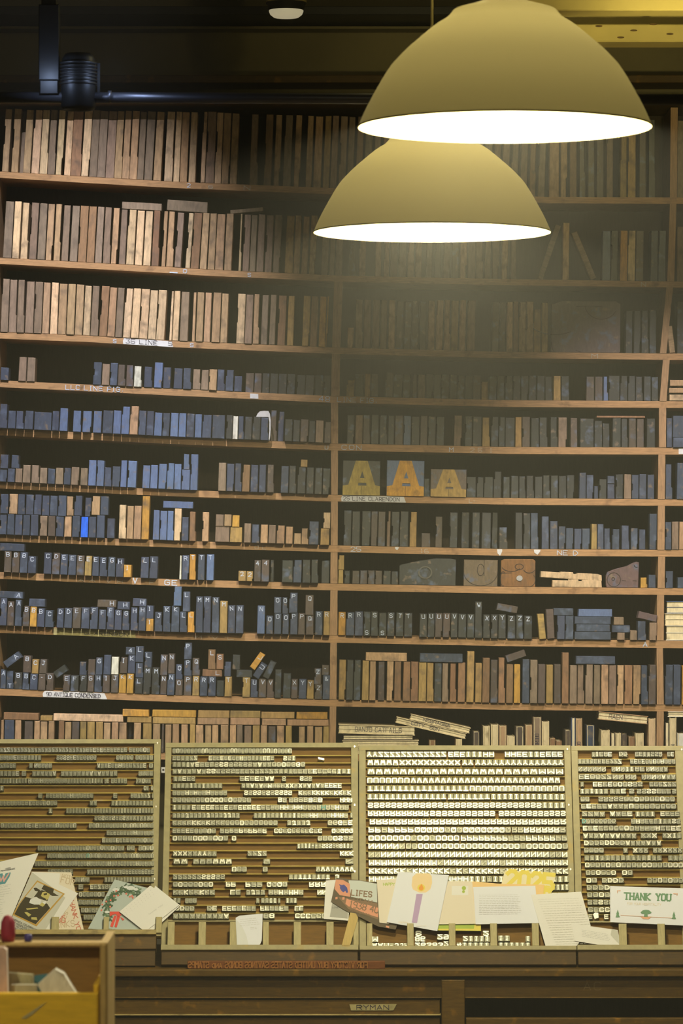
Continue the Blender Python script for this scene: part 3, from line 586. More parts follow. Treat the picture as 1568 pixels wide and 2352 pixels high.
# ------------------------------------------------------------------ chalk and tape on the shelf edges
def on_edge(i, quads, name, mat, Y=-.0012):
    mb = MB()
    for n_, q in enumerate(quads): mb.prism([W(p[0], p[1], Y - n_ * 3e-5) for p in q], (0, .001, 0))
    return mb.build(name, mat, BOARDS[i])
def edge_text(i, s, x, cw=9, ch=10, w=1.35, mat='chalk', up=2.5, gap=.4, jit=.6):
    y = interp(SH[i], x) + TH[i] - up
    return on_edge(i, text(s, x, y, cw, ch, w, gap=gap, ang=math.atan(slope(SH[i], x + 40)), jit=jit), 'chalk_writing', M[mat])
def edge_label(i, x0, x1, s, mat='labelpaper', ink='pen', tx=None, cw=7, ch=8, gap=.35, cut=4, w=1.1):
    f = lambda x, k: (x, interp(SH[i], x) + TH[i] * k)
    q = [f(x0 + cut * .5, .06), f(x0, .5), f(x0 + 1, .97), f(x1 - cut, .99), f(x1, .97), f(x1 - cut * .8, .08)]
    o = on_edge(i, [q[::-1]], 'paper_label', M[mat], -.0012)
    tx = tx or x0 + 8
    qs = text(s, tx, interp(SH[i], tx) + TH[i] * .8, cw, ch, w, gap=gap, ang=math.atan(slope(SH[i], (x0 + x1) / 2)), jit=.3)
    mb = MB()
    for n_, q in enumerate(qs): mb.prism([W(p[0], p[1], -.0016 - n_ * 2e-5) for p in q], (0, .0003, 0))
    mb.build('pen_writing', M[ink], BOARDS[i])
edge_label(3, 282, 398, '35 LINE   5', tx=289, cw=8.6, ch=9.5, cut=5)
edge_label(6, 783, 932, '25 LINE CLARENDON', tx=788, cw=5.9, ch=8.5, gap=.38, cut=6)
edge_label(10, 98, 246, '90 ANTIQUE CONDENSED', tx=106, cw=5.0, ch=8.5, gap=.32, cut=8)
edge_label(9, 122, 312, '       CLARENDON', 'oldlabel', tx=140, cw=8.5, ch=7.5, gap=.35, w=1.0)
edge_text(4, 'LLC LINE FIG.', 150, 8.5, 10)
edge_text(4, '48', 733, 10, 11); edge_text(4, 'LINE FIG.', 775, 8.5, 10)
edge_text(5, 'U', 746, 7, 8); edge_text(5, 'CON', 785, 11, 10, gap=.5)
edge_text(5, 'M', 1032, 9, 9); edge_text(5, '25 1', 1080, 9, 9, 1.3, 'chalkdim', gap=1.0)
edge_text(7, '25', 805, 10, 10); edge_text(7, '16', 965, 9, 9, 1.4, 'chalkdim')
edge_text(7, 'NE D', 1279, 10, 10); edge_text(7, 'OL', 585, 8, 8, 1.2, 'chalkdim', gap=1.2)
edge_text(8, 'V', 305, 9, 12, 2.0); edge_text(8, 'F', 343, 10, 8, 1.2, 'chalkdim'); edge_text(8, 'GE', 378, 11, 11, 2.0, gap=.5)
edge_text(1, '2', 429, 7, 8, 1.5); edge_text(1, 'N', 560, 14, 9, 1.6, 'chalkdim'); edge_text(1, 'S', 478, 10, 6, 1.3, 'chalkdim')
edge_text(2, 'O', 421, 8, 8); edge_text(2, 'S', 569, 7, 8); edge_text(2, '_', 391, 16, 6, 2.5); edge_text(2, 'N', 1472, 10, 9, 1.5, 'chalkdim')
edge_text(3, 'S', 437, 7, 8); edge_text(3, 'S', 260, 7, 8); edge_text(3, 'M', 1358, 14, 9, 1.5, 'chalkdim'); edge_text(6, 'L-', 1077, 7, 8, 1.4, 'chalkdim'); edge_text(8, 'AA VH', 180, 12, 6, 1.1, 'chalkdim', gap=1.2)
edge_text(9, 'M V L', 450, 13, 7, 1.2, 'chalkdim', gap=.9); edge_text(9, 'A', 1477, 9, 10, 1.6)
on_edge(4, [[(574, interp(SH[4], 574) + 3), (574, interp(SH[4], 574) + 14), (593, interp(SH[4], 593) + 14), (593, interp(SH[4], 593) + 3)]], 'paper_label', M['labelpaper'])
on_edge(5, [[(1558, 1029), (1558, 1043), (1600, 1043), (1600, 1029)]], 'paper_label', M['labelpaper'])
for x, s_, d_ in ((911, 9, 7), (1147, 12, 15), (1233, 15, 12)):
    y = interp(SH[7], x) + 1
    on_edge(7, [[(x - s_ / 2, y), (x - s_ / 2.4, y + d_ * .6), (x + 1, y + d_), (x + s_ / 2, y + d_ * .3), (x + s_ / 2, y)]], 'paper_label', M['labelpaper'])

# ------------------------------------------------------------------ old books on the lowest shelf of the middle and right bays
M['cream'] = wood('old_page_paper', None, (10, 10, 2.5), .8, .78, stain=.3, staincol=(.2, .15, .08), scale=12, bump=.05)
def book(x0, x1, y0, c, lab, title=None, yb=None, Y=.0, ang=0.0, lying=False, spotted=False):
    xc = (x0 + x1) / 2; b = (interp(SH[11], xc) - .35) if yb is None else yb
    p = W(xc, b); w = (x1 - x0 - .6) * S; h = (b - y0) * S
    root = empty('old_book', (p[0], Y, p[2]), (0, ang, 0))
    col = CLS[c][0]
    if not lying:
        t = min(.0022, w * .16)
        mb = MB(); mb.box(-w / 2 + t, w / 2 - t, .003, .15, .002, h - .002, 0, .0006); mb.build('page_block', M['cream'], root, color=(.68, .58, .38))
        for sx in (-1, 1):
            mb = MB(); xa = -w / 2 if sx < 0 else w / 2 - t
            mb.box(xa, xa + t, 0, .153, 0, h, 0, .0004); mb.build('cover', M['cream'], root, color=col)
        if w > .014:
            mb = MB(); mb.chamf([(-w * .3, h * .02), (w * .3, h * .02), (w * .3, h * .98), (-w * .3, h * .98)], -.001, .004, .0006); mb.build('spine', M['cream'], root, color=tuple(q * .9 for q in col))
        if title:
            mb = MB()
            for q in text(title, 0, 0, 4.5 * S, min(9 * S, w * .5), 1.0 * S, gap=.3): mb.prism([(p_[1] + w * .2, -.0016, p_[0] + h * .12) for p_ in q], (0, .0006, 0))
            mb.build('spine_title', M['pen'], root)
    else:
        t = min(.002, h * .14)
        mb = MB(); mb.box(-w / 2 + .002, w / 2 - .002, .003, .15, t, h - t, 0, .0006); mb.build('page_block', M['cream'], root, color=(.70, .60, .39))
        for za in (0, h - t):
            mb = MB(); mb.box(-w / 2, w / 2, 0, .153, za, za + t, 0, .0004); mb.build('cover', M['cream'], root, color=col)
        mb = MB(); mb.box(-w / 2, w / 2, .002, .15, h * .48, h * .53); mb.build('inner_wrapper', M['cream'], root, color=tuple(q * .6 for q in col))
        if title:
            mb = MB()
            for q in text(title, -w / 2 + w * .22, -h * .28, 6.2 * S, h * .5, 1.1 * S, gap=.3): mb.prism([(p_[0], .0022, -p_[1]) for p_ in q], (0, .0008, 0))
            mb.build('spine_title', M['pen'], root)
    label_once(root, lab, 'book', 'old books and bundles on the lowest shelf')
    return root
def stk(x0, x1, y0, yb, c, lab, title=None, ang=0.0, Y=0.0): return book(x0, x1, y0, c, lab, title, yb, Y, ang, True)
stk(780, 960, 1716, 1732.5, 'c', 'lowest cream book of the flat stack beside the middle post')
stk(785, 962, 1700.5, 1715.6, 'c', 'cream book with worn edges second from bottom of the flat stack')
stk(787, 949, 1687.5, 1700.1, 'd', 'thin dark book in the flat stack under the lettered bundle')
stk(776, 953, 1666.5, 1687.1, 'c', 'cream paper bundle lettered BANJO on top of the flat stack', 'BANJO CATFAILS', .03)
for i_, (x0, x1, y0, c) in enumerate([(985, 1000, 1700, 'b'), (1046, 1061, 1697, 'c')]):
    book(x0, x1, y0, c, ['small brown book under the tilted bundles', 'small cream book under the tilted bundles near their low end'][i_])
a_ = .232
stk(905, 1071, 1665, 1678.7, 'c', 'lower cream bundle lettered COTY of the tilted pair', 'COTY  SON', a_)
stk(938, 1080, 1655.5, 1668.6, 'c', 'upper cream bundle of the tilted pair on the lowest shelf', 'NEBRASKA', a_)
for x0, x1, y0, c, lab, ttl in [
    (1086, 1101, 1681, 'd', 'dark book with a pale spine tab right of the tilted bundles', 'Z'), (1109, 1125, 1668, 'c', 'cream book standing beside the dark spine tab book', None), (1127, 1144, 1664, 'c', 'tall cream book with a dark split spine, second of the cream group', None), (1146, 1163, 1667, 't', 'tan book closing the cream group of three', None),
    (1164, 1182, 1691, 'c', 'short striped cream book between tan and dark books', None), (1184, 1203, 1669, 'd', 'dark grey-brown book right of the short striped book', None), (1206, 1222, 1665, 't', 'plain tan book left of the spotted book', None), (1224, 1243, 1647, 'g', 'tall spotted book, the tallest near the middle', 'OBOROBO'), (1244, 1261, 1657, 'c', 'cream book with dark hinges right of the spotted book', None), (1262, 1275, 1696, 'b', 'low brown book after the cream hinged book', None), (1277, 1290, 1702, 'b', 'lowest small brown book with a white letter', 'N'),
    (1297, 1311, 1677, 'd', 'dark book left of the teal-edged pair', None), (1312, 1321, 1649, 's', 'slim teal-blue book standing beside a tall tan book', None), (1322, 1337, 1650, 't', 'tall tan book lettered on the spine, beside the slim teal one', 'NAUO'), (1346, 1365, 1666, 'k', 'blue-black book with a ragged yellow spine', None), (1380, 1400, 1677, 'c', 'cream book lettered UND under the sloping bundle', 'UND'), (1402, 1412, 1684, 'd', 'dark slim book under the sloping bundle', None), (1413, 1426, 1684, 'c', 'cream slim book under the sloping bundle', None), (1427, 1439, 1685, 'd', 'dark book third of the small group under the sloping bundle', None), (1443, 1457, 1692, 'b', 'brown book behind the sloping bundle', None), (1459, 1478, 1684, 'c', 'cream book lettered CL near the right post', 'CL'),
    (1489, 1505, 1650, 'p', 'pale pinkish roll of paper standing against the right post', None),
    (1527, 1536, 1660, 'd', 'dark book right of the post on the lowest shelf', None), (1537, 1553, 1648, 'c', 'cream book lettered HAN under the white roll, far right', 'HAN'), (1555, 1575, 1684, 'w', 'white book at the far right of the lowest shelf', None)]:
    book(x0, x1, y0, c, lab, ttl)
stk(1372, 1487, 1639.5, 1658, 't', 'sloping tan bundle lettered RAEN propped over small books', 'RAEN', .10)
stk(1533, 1585, 1634, 1647, 'w', 'white bundle lying on books at the far right of the lowest shelf')
for (x0, x1, y0, yb, c, lab, i) in [(1537, 1585, 906.5, 920.3, 'p', 'lowest pale board of three stacked in the narrow right bay, fourth shelf', 4), (1536, 1585, 891, 902.5, 't', 'middle tan board of three stacked in the narrow right bay, fourth shelf', 4), (1538, 1585, 873, 886.5, 't', 'top tan board of three stacked in the narrow right bay, fourth shelf', 4)]:
    xc = (x0 + x1) / 2; p = W(xc, yb); mb = MB(); w = (x1 - x0) * S
    mb.box(-w / 2, w / 2, 0, .1, 0, (yb - y0) * S, 0, .001); root = mb.build('stacked_board', M['block'], None, (p[0], .0, p[2]), (0, .005, 0), CLS[c][0])
    mb = MB(); [mb.box(xq, xq + .02, .01, .09, -(4.3 if y0 > 900 else 4.3) * S * 0 - (.0 if y0 > 900 else .0045), 0) for xq in (-w / 2 + .002,)] if y0 < 900 else None
    if y0 < 900: mb.build('spacer', M['black'], root)
    label_once(root, lab, 'wooden board')
stk(1529, 1585, 1437, 1471, 'w', 'lowest thick white book stacked right of the post, ninth shelf'); stk(1526, 1585, 1409.5, 1436.6, 'c', 'cream book with blue cover, middle of stack, ninth shelf'); stk(1530, 1585, 1381, 1409.1, 's', 'blue-covered book on top of the stack, ninth shelf')

# ------------------------------------------------------------------ type cases standing on the counter
ROT = (-TILT, 0, 0)
def cz(y): return cl(784, y)[1]
def cobj(mb, name, mat, parent=None, color=None):
    """mesh already in the tilted frame; top-level ones get the frame's own place"""
    if parent: return mb.build(name, mat, parent, color=color)
    return mb.build(name, mat, None, (0, OY, OZ), ROT, color)

CASES = [
 dict(x0=-40, x1=(354, 369), top=(1699, 1709), bot=2130, foot=(2143, 2154, 2185, 2223), pegs=[(117, 134), (237, 249), (357, 371)], pegy=(2106, 2143), rows=[1724, 1741.8, 1760, 1778, 1795, 1812, 1829, 1846, 1863.5, 1880.5, 1897.5, 1914.5, 1931.5, 1949.5, 1966.8, 1985, 2004, 2022, 2038.5, 2056, 2074, 2092, 2108], xl=-40, lab='leftmost type case, half filled with small metal type behind the cards'),
 dict(x0=380, x1=(806, 822), top=(1707, 1718), bot=2113, foot=(2178, 2190, 2190, 2226), pegs=[(384, 400), (455, 472), (527, 544), (603, 617), (674, 691), (749, 766), (811, 823.5)], pegy=(2118, 2174), rows=[1726, 1743, 1757.5, 1773, 1790, 1806, 1822.6, 1839, 1856, 1874.5, 1891.5, 1910, 1927, 1944.5, 1962, 1980, 1998, 2015.7, 2033, 2051, 2070, 2088, 2105.5], xl=394, lab='second type case with long empty brown rows and scattered metal type'),
 dict(x0=824, x1=(1294.5, 1309.5), top=(1713, 1724), bot=2108, foot=(2180, 2190, 2190, 2226), pegs=[(842, 855), (935, 950), (1031, 1046), (1126, 1142), (1222, 1238)], pegy=(2121, 2173), rows=[1735, 1754, 1774.5, 1794.5, 1813.5, 1832.5, 1852, 1871, 1890, 1908.5, 1927.5, 1946, 1965, 1984, 2003, 2021.5, 2040, 2059, 2078, 2097], xl=839.5, lab='brightest type case, packed full of large silver type'),
 dict(x0=1311, x1=(1549, 1580), top=(1714, 1725), bot=2115, foot=(2178, 2190, 2190, 2226), pegs=[(1422, 1440), (1511, 1528)], pegy=(2122, 2173), rows=[1734, 1750.5, 1768, 1786, 1803, 1819, 1837, 1853.5, 1871, 1888, 1904, 1921, 1937.6, 1954.5, 1972, 1988.5, 2006, 2023.6, 2040, 2057, 2074, 2091, 2107], xl=1326, lab='rightmost type case, cut off by the photo edge, behind the thank you card'),
]
ZT = W(784, 2227, OY - .085)[2]
zlow = (ZT + .0005 - OZ - .002 * sT) / cT
cX = lambda px, py=1715: cl(px, py)[0]
PXU = cl(785, 1780)[0] - cl(784, 1780)[0]     # metres per pixel in the case plane
CASEOBJ = []
for ci, c in enumerate(CASES):
    xa, xd = cX(c['x0']), cX(c['x1'][1]); xi, xo = cX(c['xl']), cX(c['x1'][0])
    zt, zti = cz(c['top'][0]), cz(c['top'][1]); zb = cz(c['bot']); f0, f1, f2, f3 = [cz(y) for y in c['foot']]
    root = empty('type_case', (0, OY, OZ), ROT); c['root'] = root
    tag(root, c['lab'], 'type case', 'slanted type cases on the counter')
    def part(name, mat, *b, cfr=.0008):
        mb = MB(); mb.box(*b, 0, cfr); return mb.build(name, M[mat], root)
    part('tray_floor', 'casefloor', xi - .004, xo + .004, .010, .020, f0, zti + .004, cfr=0)
    part('top_rail', 'case', xa, xd, -.004, .022, zti, zt)
    if ci > 0: part('side_rail', 'case', xa, xi, -.004, .022, f0, zti)
    part('side_rail', 'case', xo, xd, -.004, .022, f0, zti)
    part('cross_rail', 'case' if ci else 'casefloor', xi, xo, -.002, .012, zb - .006, zb)
    part('bottom_ledge', 'ledge' if ci == 0 else 'case', xa, xd, -.030, .022, f1, f0, cfr=.0012)
    if ci == 0: part('front_apron', 'counter', xa, xd, -.020, .022, f2, f1)
    part('base_front', 'counterdark', xa + .002, xd - .002, -.022 if ci else -.012, -.002, zlow, f2 if ci == 0 else f1)
    part('foot_rail', 'counterdark', xa + .004, xd - .004, -.002, .020, zlow + .016, f1)
    for (p0, p1) in c['pegs']:
        k = cl(p0, c['pegy'][1], .026)[0]; k2 = cl(p1, c['pegy'][1], .026)[0]
        mb = MB(); za = cl(784, c['pegy'][0], .024)[1]; zb_ = cl(784, c['pegy'][1], .024)[1]
        mb.box(k, k2, -.026, -.018, zb_, za, 0, .0012)
        mb.box(k + .002, k2 - .002, -.018, .008, zb_ - .006, zb_ + .0005)
        mb.build('card_peg', M['peg'], root)
    # the wooden lips that carry each line of type
    for y in c['rows']:
        z = cz(y + 7.6)
        mb = MB(); mb.box(xi, xo, .000, .011, z - 3.4 * PXU, z, 0, .0008); mb.build('divider_strip', M['strip'], root)
    for y in (c['top'][0] + 9, (c['top'][0] + c['bot']) // 2 - 60, c['bot'] - 110):
        mb = MB(); x = (xo + xd) / 2; z = cz(y); mb.prism([(x + .0022 * cos(a), -.0055, z + .0034 * sin(a)) for a in [i * pi / 4 for i in range(8)]], (0, .002, 0)); mb.build('brass_stud', M['slug'], root)

# lines of type: case, row, spans in photo pixels with the letters that stand there (each kept as cast: upside down)
TYPE = {
 0: [("0-293=ZZZZEE 296-345=EOOE", 8), ("0-95=HEI 130-222=SEG 267-307=OOOO 311-352=OZIO", 8), ("0-37=ZEE 67-76=I 79-120=NNN 223-337=AEHEZE 342-352=O", 8), ("0-45=IIE 50-61=E 74-130=A 140-270=A 318-352=NE", 9), ("0-63=I 65-237=HI 240-251=E 255-292=EIH 312-347=XOZ", 7),
     ("0-9=I 330-342=C 347-352=O", 8), ("88-98=L 106-215=EHHE 260-270=E 300-346=HZZ 349-353=I", 8), ("0-132=HEO 206-223=A 256-352=I", 8), ("112-121=T 152-353=I", 7), ("217-353=SX", 8), ("2-176=UEU 204-353=U", 8), ("245-353=EH", 8), ("235-353=EO", 8), ("87-286=UO 291-310=O 318-353=UO", 8), ("109-353=U", 6.5), ("80-354=H", 7), ("110-168=E 200-354=AE", 7.5), ("173-206=N 240-354=T", 7), ("180-192=E 207-258=EZS", 9), ("181-241=O", 9), ("180-235=U", 9), ("186-228=OP", 9), ("192-217=U", 9)],
 1: [("396-670=U", 8.4), ("396-454=EIZ 479-630=EEHIE 650-679=SI", 9), ("396-447=IIA 448-701=ESSAOG", 11), ("396-806=AASSEZZIEECI", 11), ("398-449=IES 550-630=EEA 647-657=S 688-717=S", 11), ("396-511=I 554-785=AMXAE", 10), ("396-522=H 560-671=S 685-807=K", 10), ("396-577=O 638-659=B 663-741=B 780-809=H", 10.5), ("396-438=I 440-801=EH", 10.5), ("396-551=J 582-799=IH 804-810=I", 10), ("396-638=KO 659-713=J 752-810=GE", 11), ("396-496=EU 505-613=P 629-740=C 761-811=Q", 10.5), ("396-524=O 532-543=O 729-811=OS", 11.5), ("682-811=I-S8I", 8), ("397-498=XY 568-613=Z 780-812=K", 11), ("398-432=W 443-533=W 604-621=W 792-812=K", 14), ("532-567=U 603-615=U 725-813=V", 11.5), ("397-517=2S 663-758=T 769-780=J", 11), ("397-490=O 518-542=P 563-603=P 612-660=Q 709-750=R", 12), ("397-494=K 528-553=L 565-609=J 616-697=M 728-750=N", 12), ("398-415=I 425-452=H 588-596=I 599-636=I 638-644=I 656-682=I", 8.5), ("402-447=D 475-499=DE 510-588=EEF 597-663=F 676-697=L", 11.5), ("397-526=A 604-631=8 677-750=C", 12.5)],
 2: [("841-1025=YZZZZZZZZZZZZ 1028-1135=EIH 1158-1292=HEIEE", 13.6), ("843-915=W 916-1057=X 1060-1087=Y 1090-1294=Y", 13.8), ("843-1155=W 1156-1294=WM", 18.5), ("842-941=U 942-1286=VVVVVVW", 13.9), ("843-1076=T 1077-1296=U", 13.9), ("843-1025=T 1027-1125=T 1126-1297=I", 13.4), ("844-1297=SSSSSSSI", 13.4), ("844-985=R 986-1137=S 1144-1299=S", 13.4), ("848-1300=R", 14.4), ("845-950=P 951-1173=Q 1174-1299=R", 14.2), ("845-1055=O 1057-1302=P", 13.9), ("845-930=N 931-1304=O", 13.8), ("845-1303=N", 14.2), ("846-1304=MNM", 14.5), ("846-1305=K", 14.5), ("846-1306=HI", 13.5), ("846-1306=I", 10), ("846-1306=E", 13), ("846-1306=D", 13), ("846-1306=A", 13)],
 3: [("1358-1374=I 1375-1405=EHE 1420-1440=D 1457-1520=EISH 1531-1547=E", 9), ("1326-1427=IEZ 1446-1550=EUH", 9), ("1327-1391=N 1403-1455=NI 1456-1480=HE 1482-1533=NA", 11), ("1328-1404=EOZ 1405-1432=N 1434-1461=N 1472-1551=NA", 12), ("1332-1340=I 1360-1475=EOS 1490-1552=EZ", 11), ("1331-1396=I 1399-1437=IE 1443-1456=S 1461-1540=SE 1542-1552=S", 11), ("1332-1353=O 1373-1549=SOO", 12), ("1333-1552=EAUO", 12), ("1335-1389=ZA 1399-1452=AE 1458-1503=I 1515-1560=E", 12), ("1335-1414=D 1448-1562=HEIS", 10), ("1337-1563=EOHE", 12), ("1338-1461=A 1470-1508=X 1520-1564=XI", 12), ("1340-1518=DA", 12), ("1340-1386=O 1430-1441=A 1452-1488=X 1498-1566=X", 12), ("1341-1519=I 1533-1568=I", 12), ("1342-1568=O", 12), ("1344-1414=O 1427-1452=O", 12), ("1345-1370=O 1381-1432=D 1485-1568=O", 12), ("1346-1400=D", 12), ("1347-1400=O", 12), ("1348-1568=S", 12), ("1349-1400=C", 12), ("1350-1360=E 1386-1397=E", 12)],
}
def sort_mesh(mb, x, z0, w, h, ch, rnd, mi=0, fm=1, flip=True, y0=-.010):
    """one piece of type: shank, shoulder and the raised letter"""
    g = w * .04
    mb.chamf([(x + g, z0), (x + w - g, z0), (x + w - g, z0 + h), (x + g, z0 + h)], y0 + .0015, .010, .0004, mi)
    gl = GL.get(ch)
    if not gl: return
    lw, lh = w * .70, h * .72; lx, lz = x + w * .15, z0 + h * .14
    if ch in 'I-.1': lw = w * .5; lx = x + w * .25
    sw = max(.0013, min(w, h) * .19)
    for pl in gl:
        pts = [(lx + gx / 4 * lw, lz + (6 - gy if flip else gy) / 6 * lh) for gx, gy in pl]
        for q in rib(pts, sw):
            mb.prism([(p[0], y0, p[1]) for p in q], (0, .0017 if y0 > -1 else 0, 0), fm); y0 -= 2.5e-5
rest = MB(); n_ind = 0
rnd = random.Random(5)
big = {(2, r) for r in range(9)}
CASEN = ['leftmost case', 'second case', 'brightest case', 'rightmost case']
for ci, rows in TYPE.items():
    for ri, (spans, pitch) in enumerate(rows):
        y = CASES[ci]['rows'][ri]
        z0 = cz(y + 7.4); h = 12.6 * PXU if ci != 2 else 14.2 * PXU
        nrow = 0
        for sp in spans.split():
            ab, seq = sp.split('='); a, b = [float(q) for q in ab.split('-')]
            xa, xb = cl(a, y)[0], cl(b, y)[0]; n = max(1, round((b - a) / pitch)); w = (xb - xa) / n
            for k in range(n):
                ch = seq[min(len(seq) - 1, int(k / n * len(seq)))]
                dy = rnd.uniform(-.0012, .0008)
                nrow += 1
                if (ci, ri) in big and n_ind < 300:
                    mb = MB(); x = xa + k * w; cx_ = x + w / 2
                    sort_mesh(mb, -w / 2, 0, w, h, ch, rnd, y0=-.010 + dy)
                    loc = c2w(cx_, z0 + .0003)
                    o = mb.build('metal_type_sort', [M['metal'], M['metalface']], None, loc, ROT)
                    n_ind += 1
                    label_once(o, f"silver metal type {ch}, {ordw(nrow)} from the left in {ordw(ri + 1)} row of the brightest case", 'metal type', f"metal type in {ordw(ri + 1)} row of the brightest case")
                else:
                    pd = (.8, .75 - .5 * (a - 396) / 410, .15, .75)[ci]  # share of dimmed faces, falling towards the brightest case like the lamplight
                    fm = 2 if rnd.random() < .003 else 3 if rnd.random() < pd else 1
                    sort_mesh(rest, xa + k * w, z0 + .0003, w, h, ch, rnd, y0=-.010 + dy, fm=fm)
# the big figures lying in the open tray below the brightest case
for s, x, y, p in [('M', 853, 2157, 16), ('AAM', 853, 2172, 13.5), ('-J', 892, 2172, 13), ('JP', 918, 2172, 10), ('8', 953, 2144, 16), ('86', 952, 2156.5, 12.5), ('26383', 952, 2171, 13.2), ('29', 1003, 2152, 14), ('2', 1018, 2168, 12), ('2', 1108, 2144, 15), ('21111', 1062, 2156, 12.6), ('4111111', 1048, 2171, 12.6), ('11', 1143, 2155, 14), ('1', 1206, 2156, 12), ('111111', 1144, 2171, 12.3)]:
    for k, ch in enumerate(s):
        xa = cl(x + k * p, y)[0]; sort_mesh(rest, xa, cz(y + 7), p * PXU * .98, 13.5 * PXU, ch, rnd, y0=-.002)
o = rest.build('metal_type', [M['metal'], M['metalface'], M['verdigris'], M['metaldim']], None, (0, OY, OZ), ROT)
tag(o, 'rows of small silver metal type filling the four slanted type cases', 'metal type', None, 'stuff')

# bracket and papers seen between the first two cases
mb = MB(); mb.prism([(*(lambda q: (q[0], -.003, q[1]))(cl(x, y)),) for x, y in [(370.5, 1776), (379.5, 1776), (379.5, 1763), (370.5, 1763)]], (0, .006, 0)); br = cobj(mb, 'metal_bracket', M['labelpaper'])
x_, z_ = cl(375, 1769.5); mb = MB(); mb.prism([(x_ + .0032 * cos(i * pi / 6), -.004, z_ + .0032 * sin(i * pi / 6)) for i in range(12)], (0, .002, 0)); cobj(mb, 'screw', M['black'], br)
label_once(br, 'small pale metal bracket joining the two cases near their tops', 'bracket')

# ------------------------------------------------------------------ cards standing along the cases
PR = {}
def colmat(name, col, rough=.75):
    if name not in PR: PR[name] = plain('card_' + name, col, rough)
    return PR[name]
COLS = dict(white=(.80, .78, .72), cream=(.78, .70, .55), paleblue=(.78, .79, .82), peach=(.85, .58, .25), greyenv=(.58, .57, .48), grey=(.42, .41, .35), teal=(.10, .30, .34), pink=(.75, .40, .36), ink=(.12, .12, .12), pale=(.55, .54, .50),
            gold=(.55, .33, .06), black=(.045, .035, .012), flesh=(.55, .48, .15), sepia=(.33, .27, .08), wreath=(.47, .53, .49), green=(.13, .21, .11), dgreen=(.06, .11, .06), redp=(.75, .09, .06), berry=(.80, .22, .15), snow=(.72, .73, .70),
            salmon=(.72, .33, .20), blue=(.08, .09, .30), dark=(.13, .10, .06), mist=(.60, .64, .58), brown=(.26, .17, .10), purple=(.50, .36, .56), candle=(.86, .66, .36), flame=(.85, .35, .06), yellow=(.80, .66, .12), ylw=(.82, .74, .48), lime=(.40, .52, .08), tygreen=(.16, .30, .17), tyorange=(.75, .42, .25), redline=(.62, .22, .14), tan=(.60, .48, .30))
def card(name, quad, off, col, lab, prints=(), cat='card', tilt=0.0, thick=.0006, curl=None):
    """quad: outline in photo pixels; prints: (colour, [polygons in photo pixels])"""
    mb = MB(); mats = [colmat(col, COLS[col])]; names = [col]
    pts = [cl(x, y, off) for x, y in quad]
    x0 = min(p[0] for p in pts); zlow = min(p[1] for p in pts)
    f = lambda p, e=0: (p[0], -off - e - tilt * (p[1] - zlow) * -1, p[1])
    A = sum(pts[i][0] * pts[(i + 1) % len(pts)][1] - pts[(i + 1) % len(pts)][0] * pts[i][1] for i in range(len(pts)))
    if A < 0: pts = pts[::-1]
    mb.prism([f(p) for p in pts], (0, thick, 0))
    lay = 0; e_ = 0.0
    for c_, polys in prints:
        if c_ not in names: names.append(c_); mats.append(colmat(c_, COLS[c_]))
        lay += 1
        for pg in polys:
            q = [cl(x, y, off) for x, y in pg]
            A = sum(q[i][0] * q[(i + 1) % len(q)][1] - q[(i + 1) % len(q)][0] * q[i][1] for i in range(len(q)))
            if A < 0: q = q[::-1]
            e_ += 6e-6; mb.poly([f(p, .00012 * lay + min(e_, 1e-3)) for p in q], names.index(c_))
    o = cobj(mb, name, mats)
    label_once(o, lab, cat); return o
def circ(x, y, r, n=14, ry=None): return [(x + r * cos(2 * pi * k / n), y + (ry or r) * sin(2 * pi * k / n)) for k in range(n)]
def lines(x0, x1, y0, y1, n, w=1.0, sl=0.0, dx=0.0, rag=.25, words=True):
    out = []; rr = random.Random(int(x0 * 3 + y0))
    for k in range(n):
        y = y0 + (y1 - y0) * k / max(1, n - 1); xa = x0 + dx * k; xe = x1 + dx * k - rr.uniform(0, rag) * (x1 - x0)
        x = xa
        while x < xe:
            l = rr.uniform(3, 9); e = min(xe, x + l)
            out += rib([(x, y + (x - x0) * sl), (e, y + (e - x0) * sl)], w); x = e + 2.2
    return out

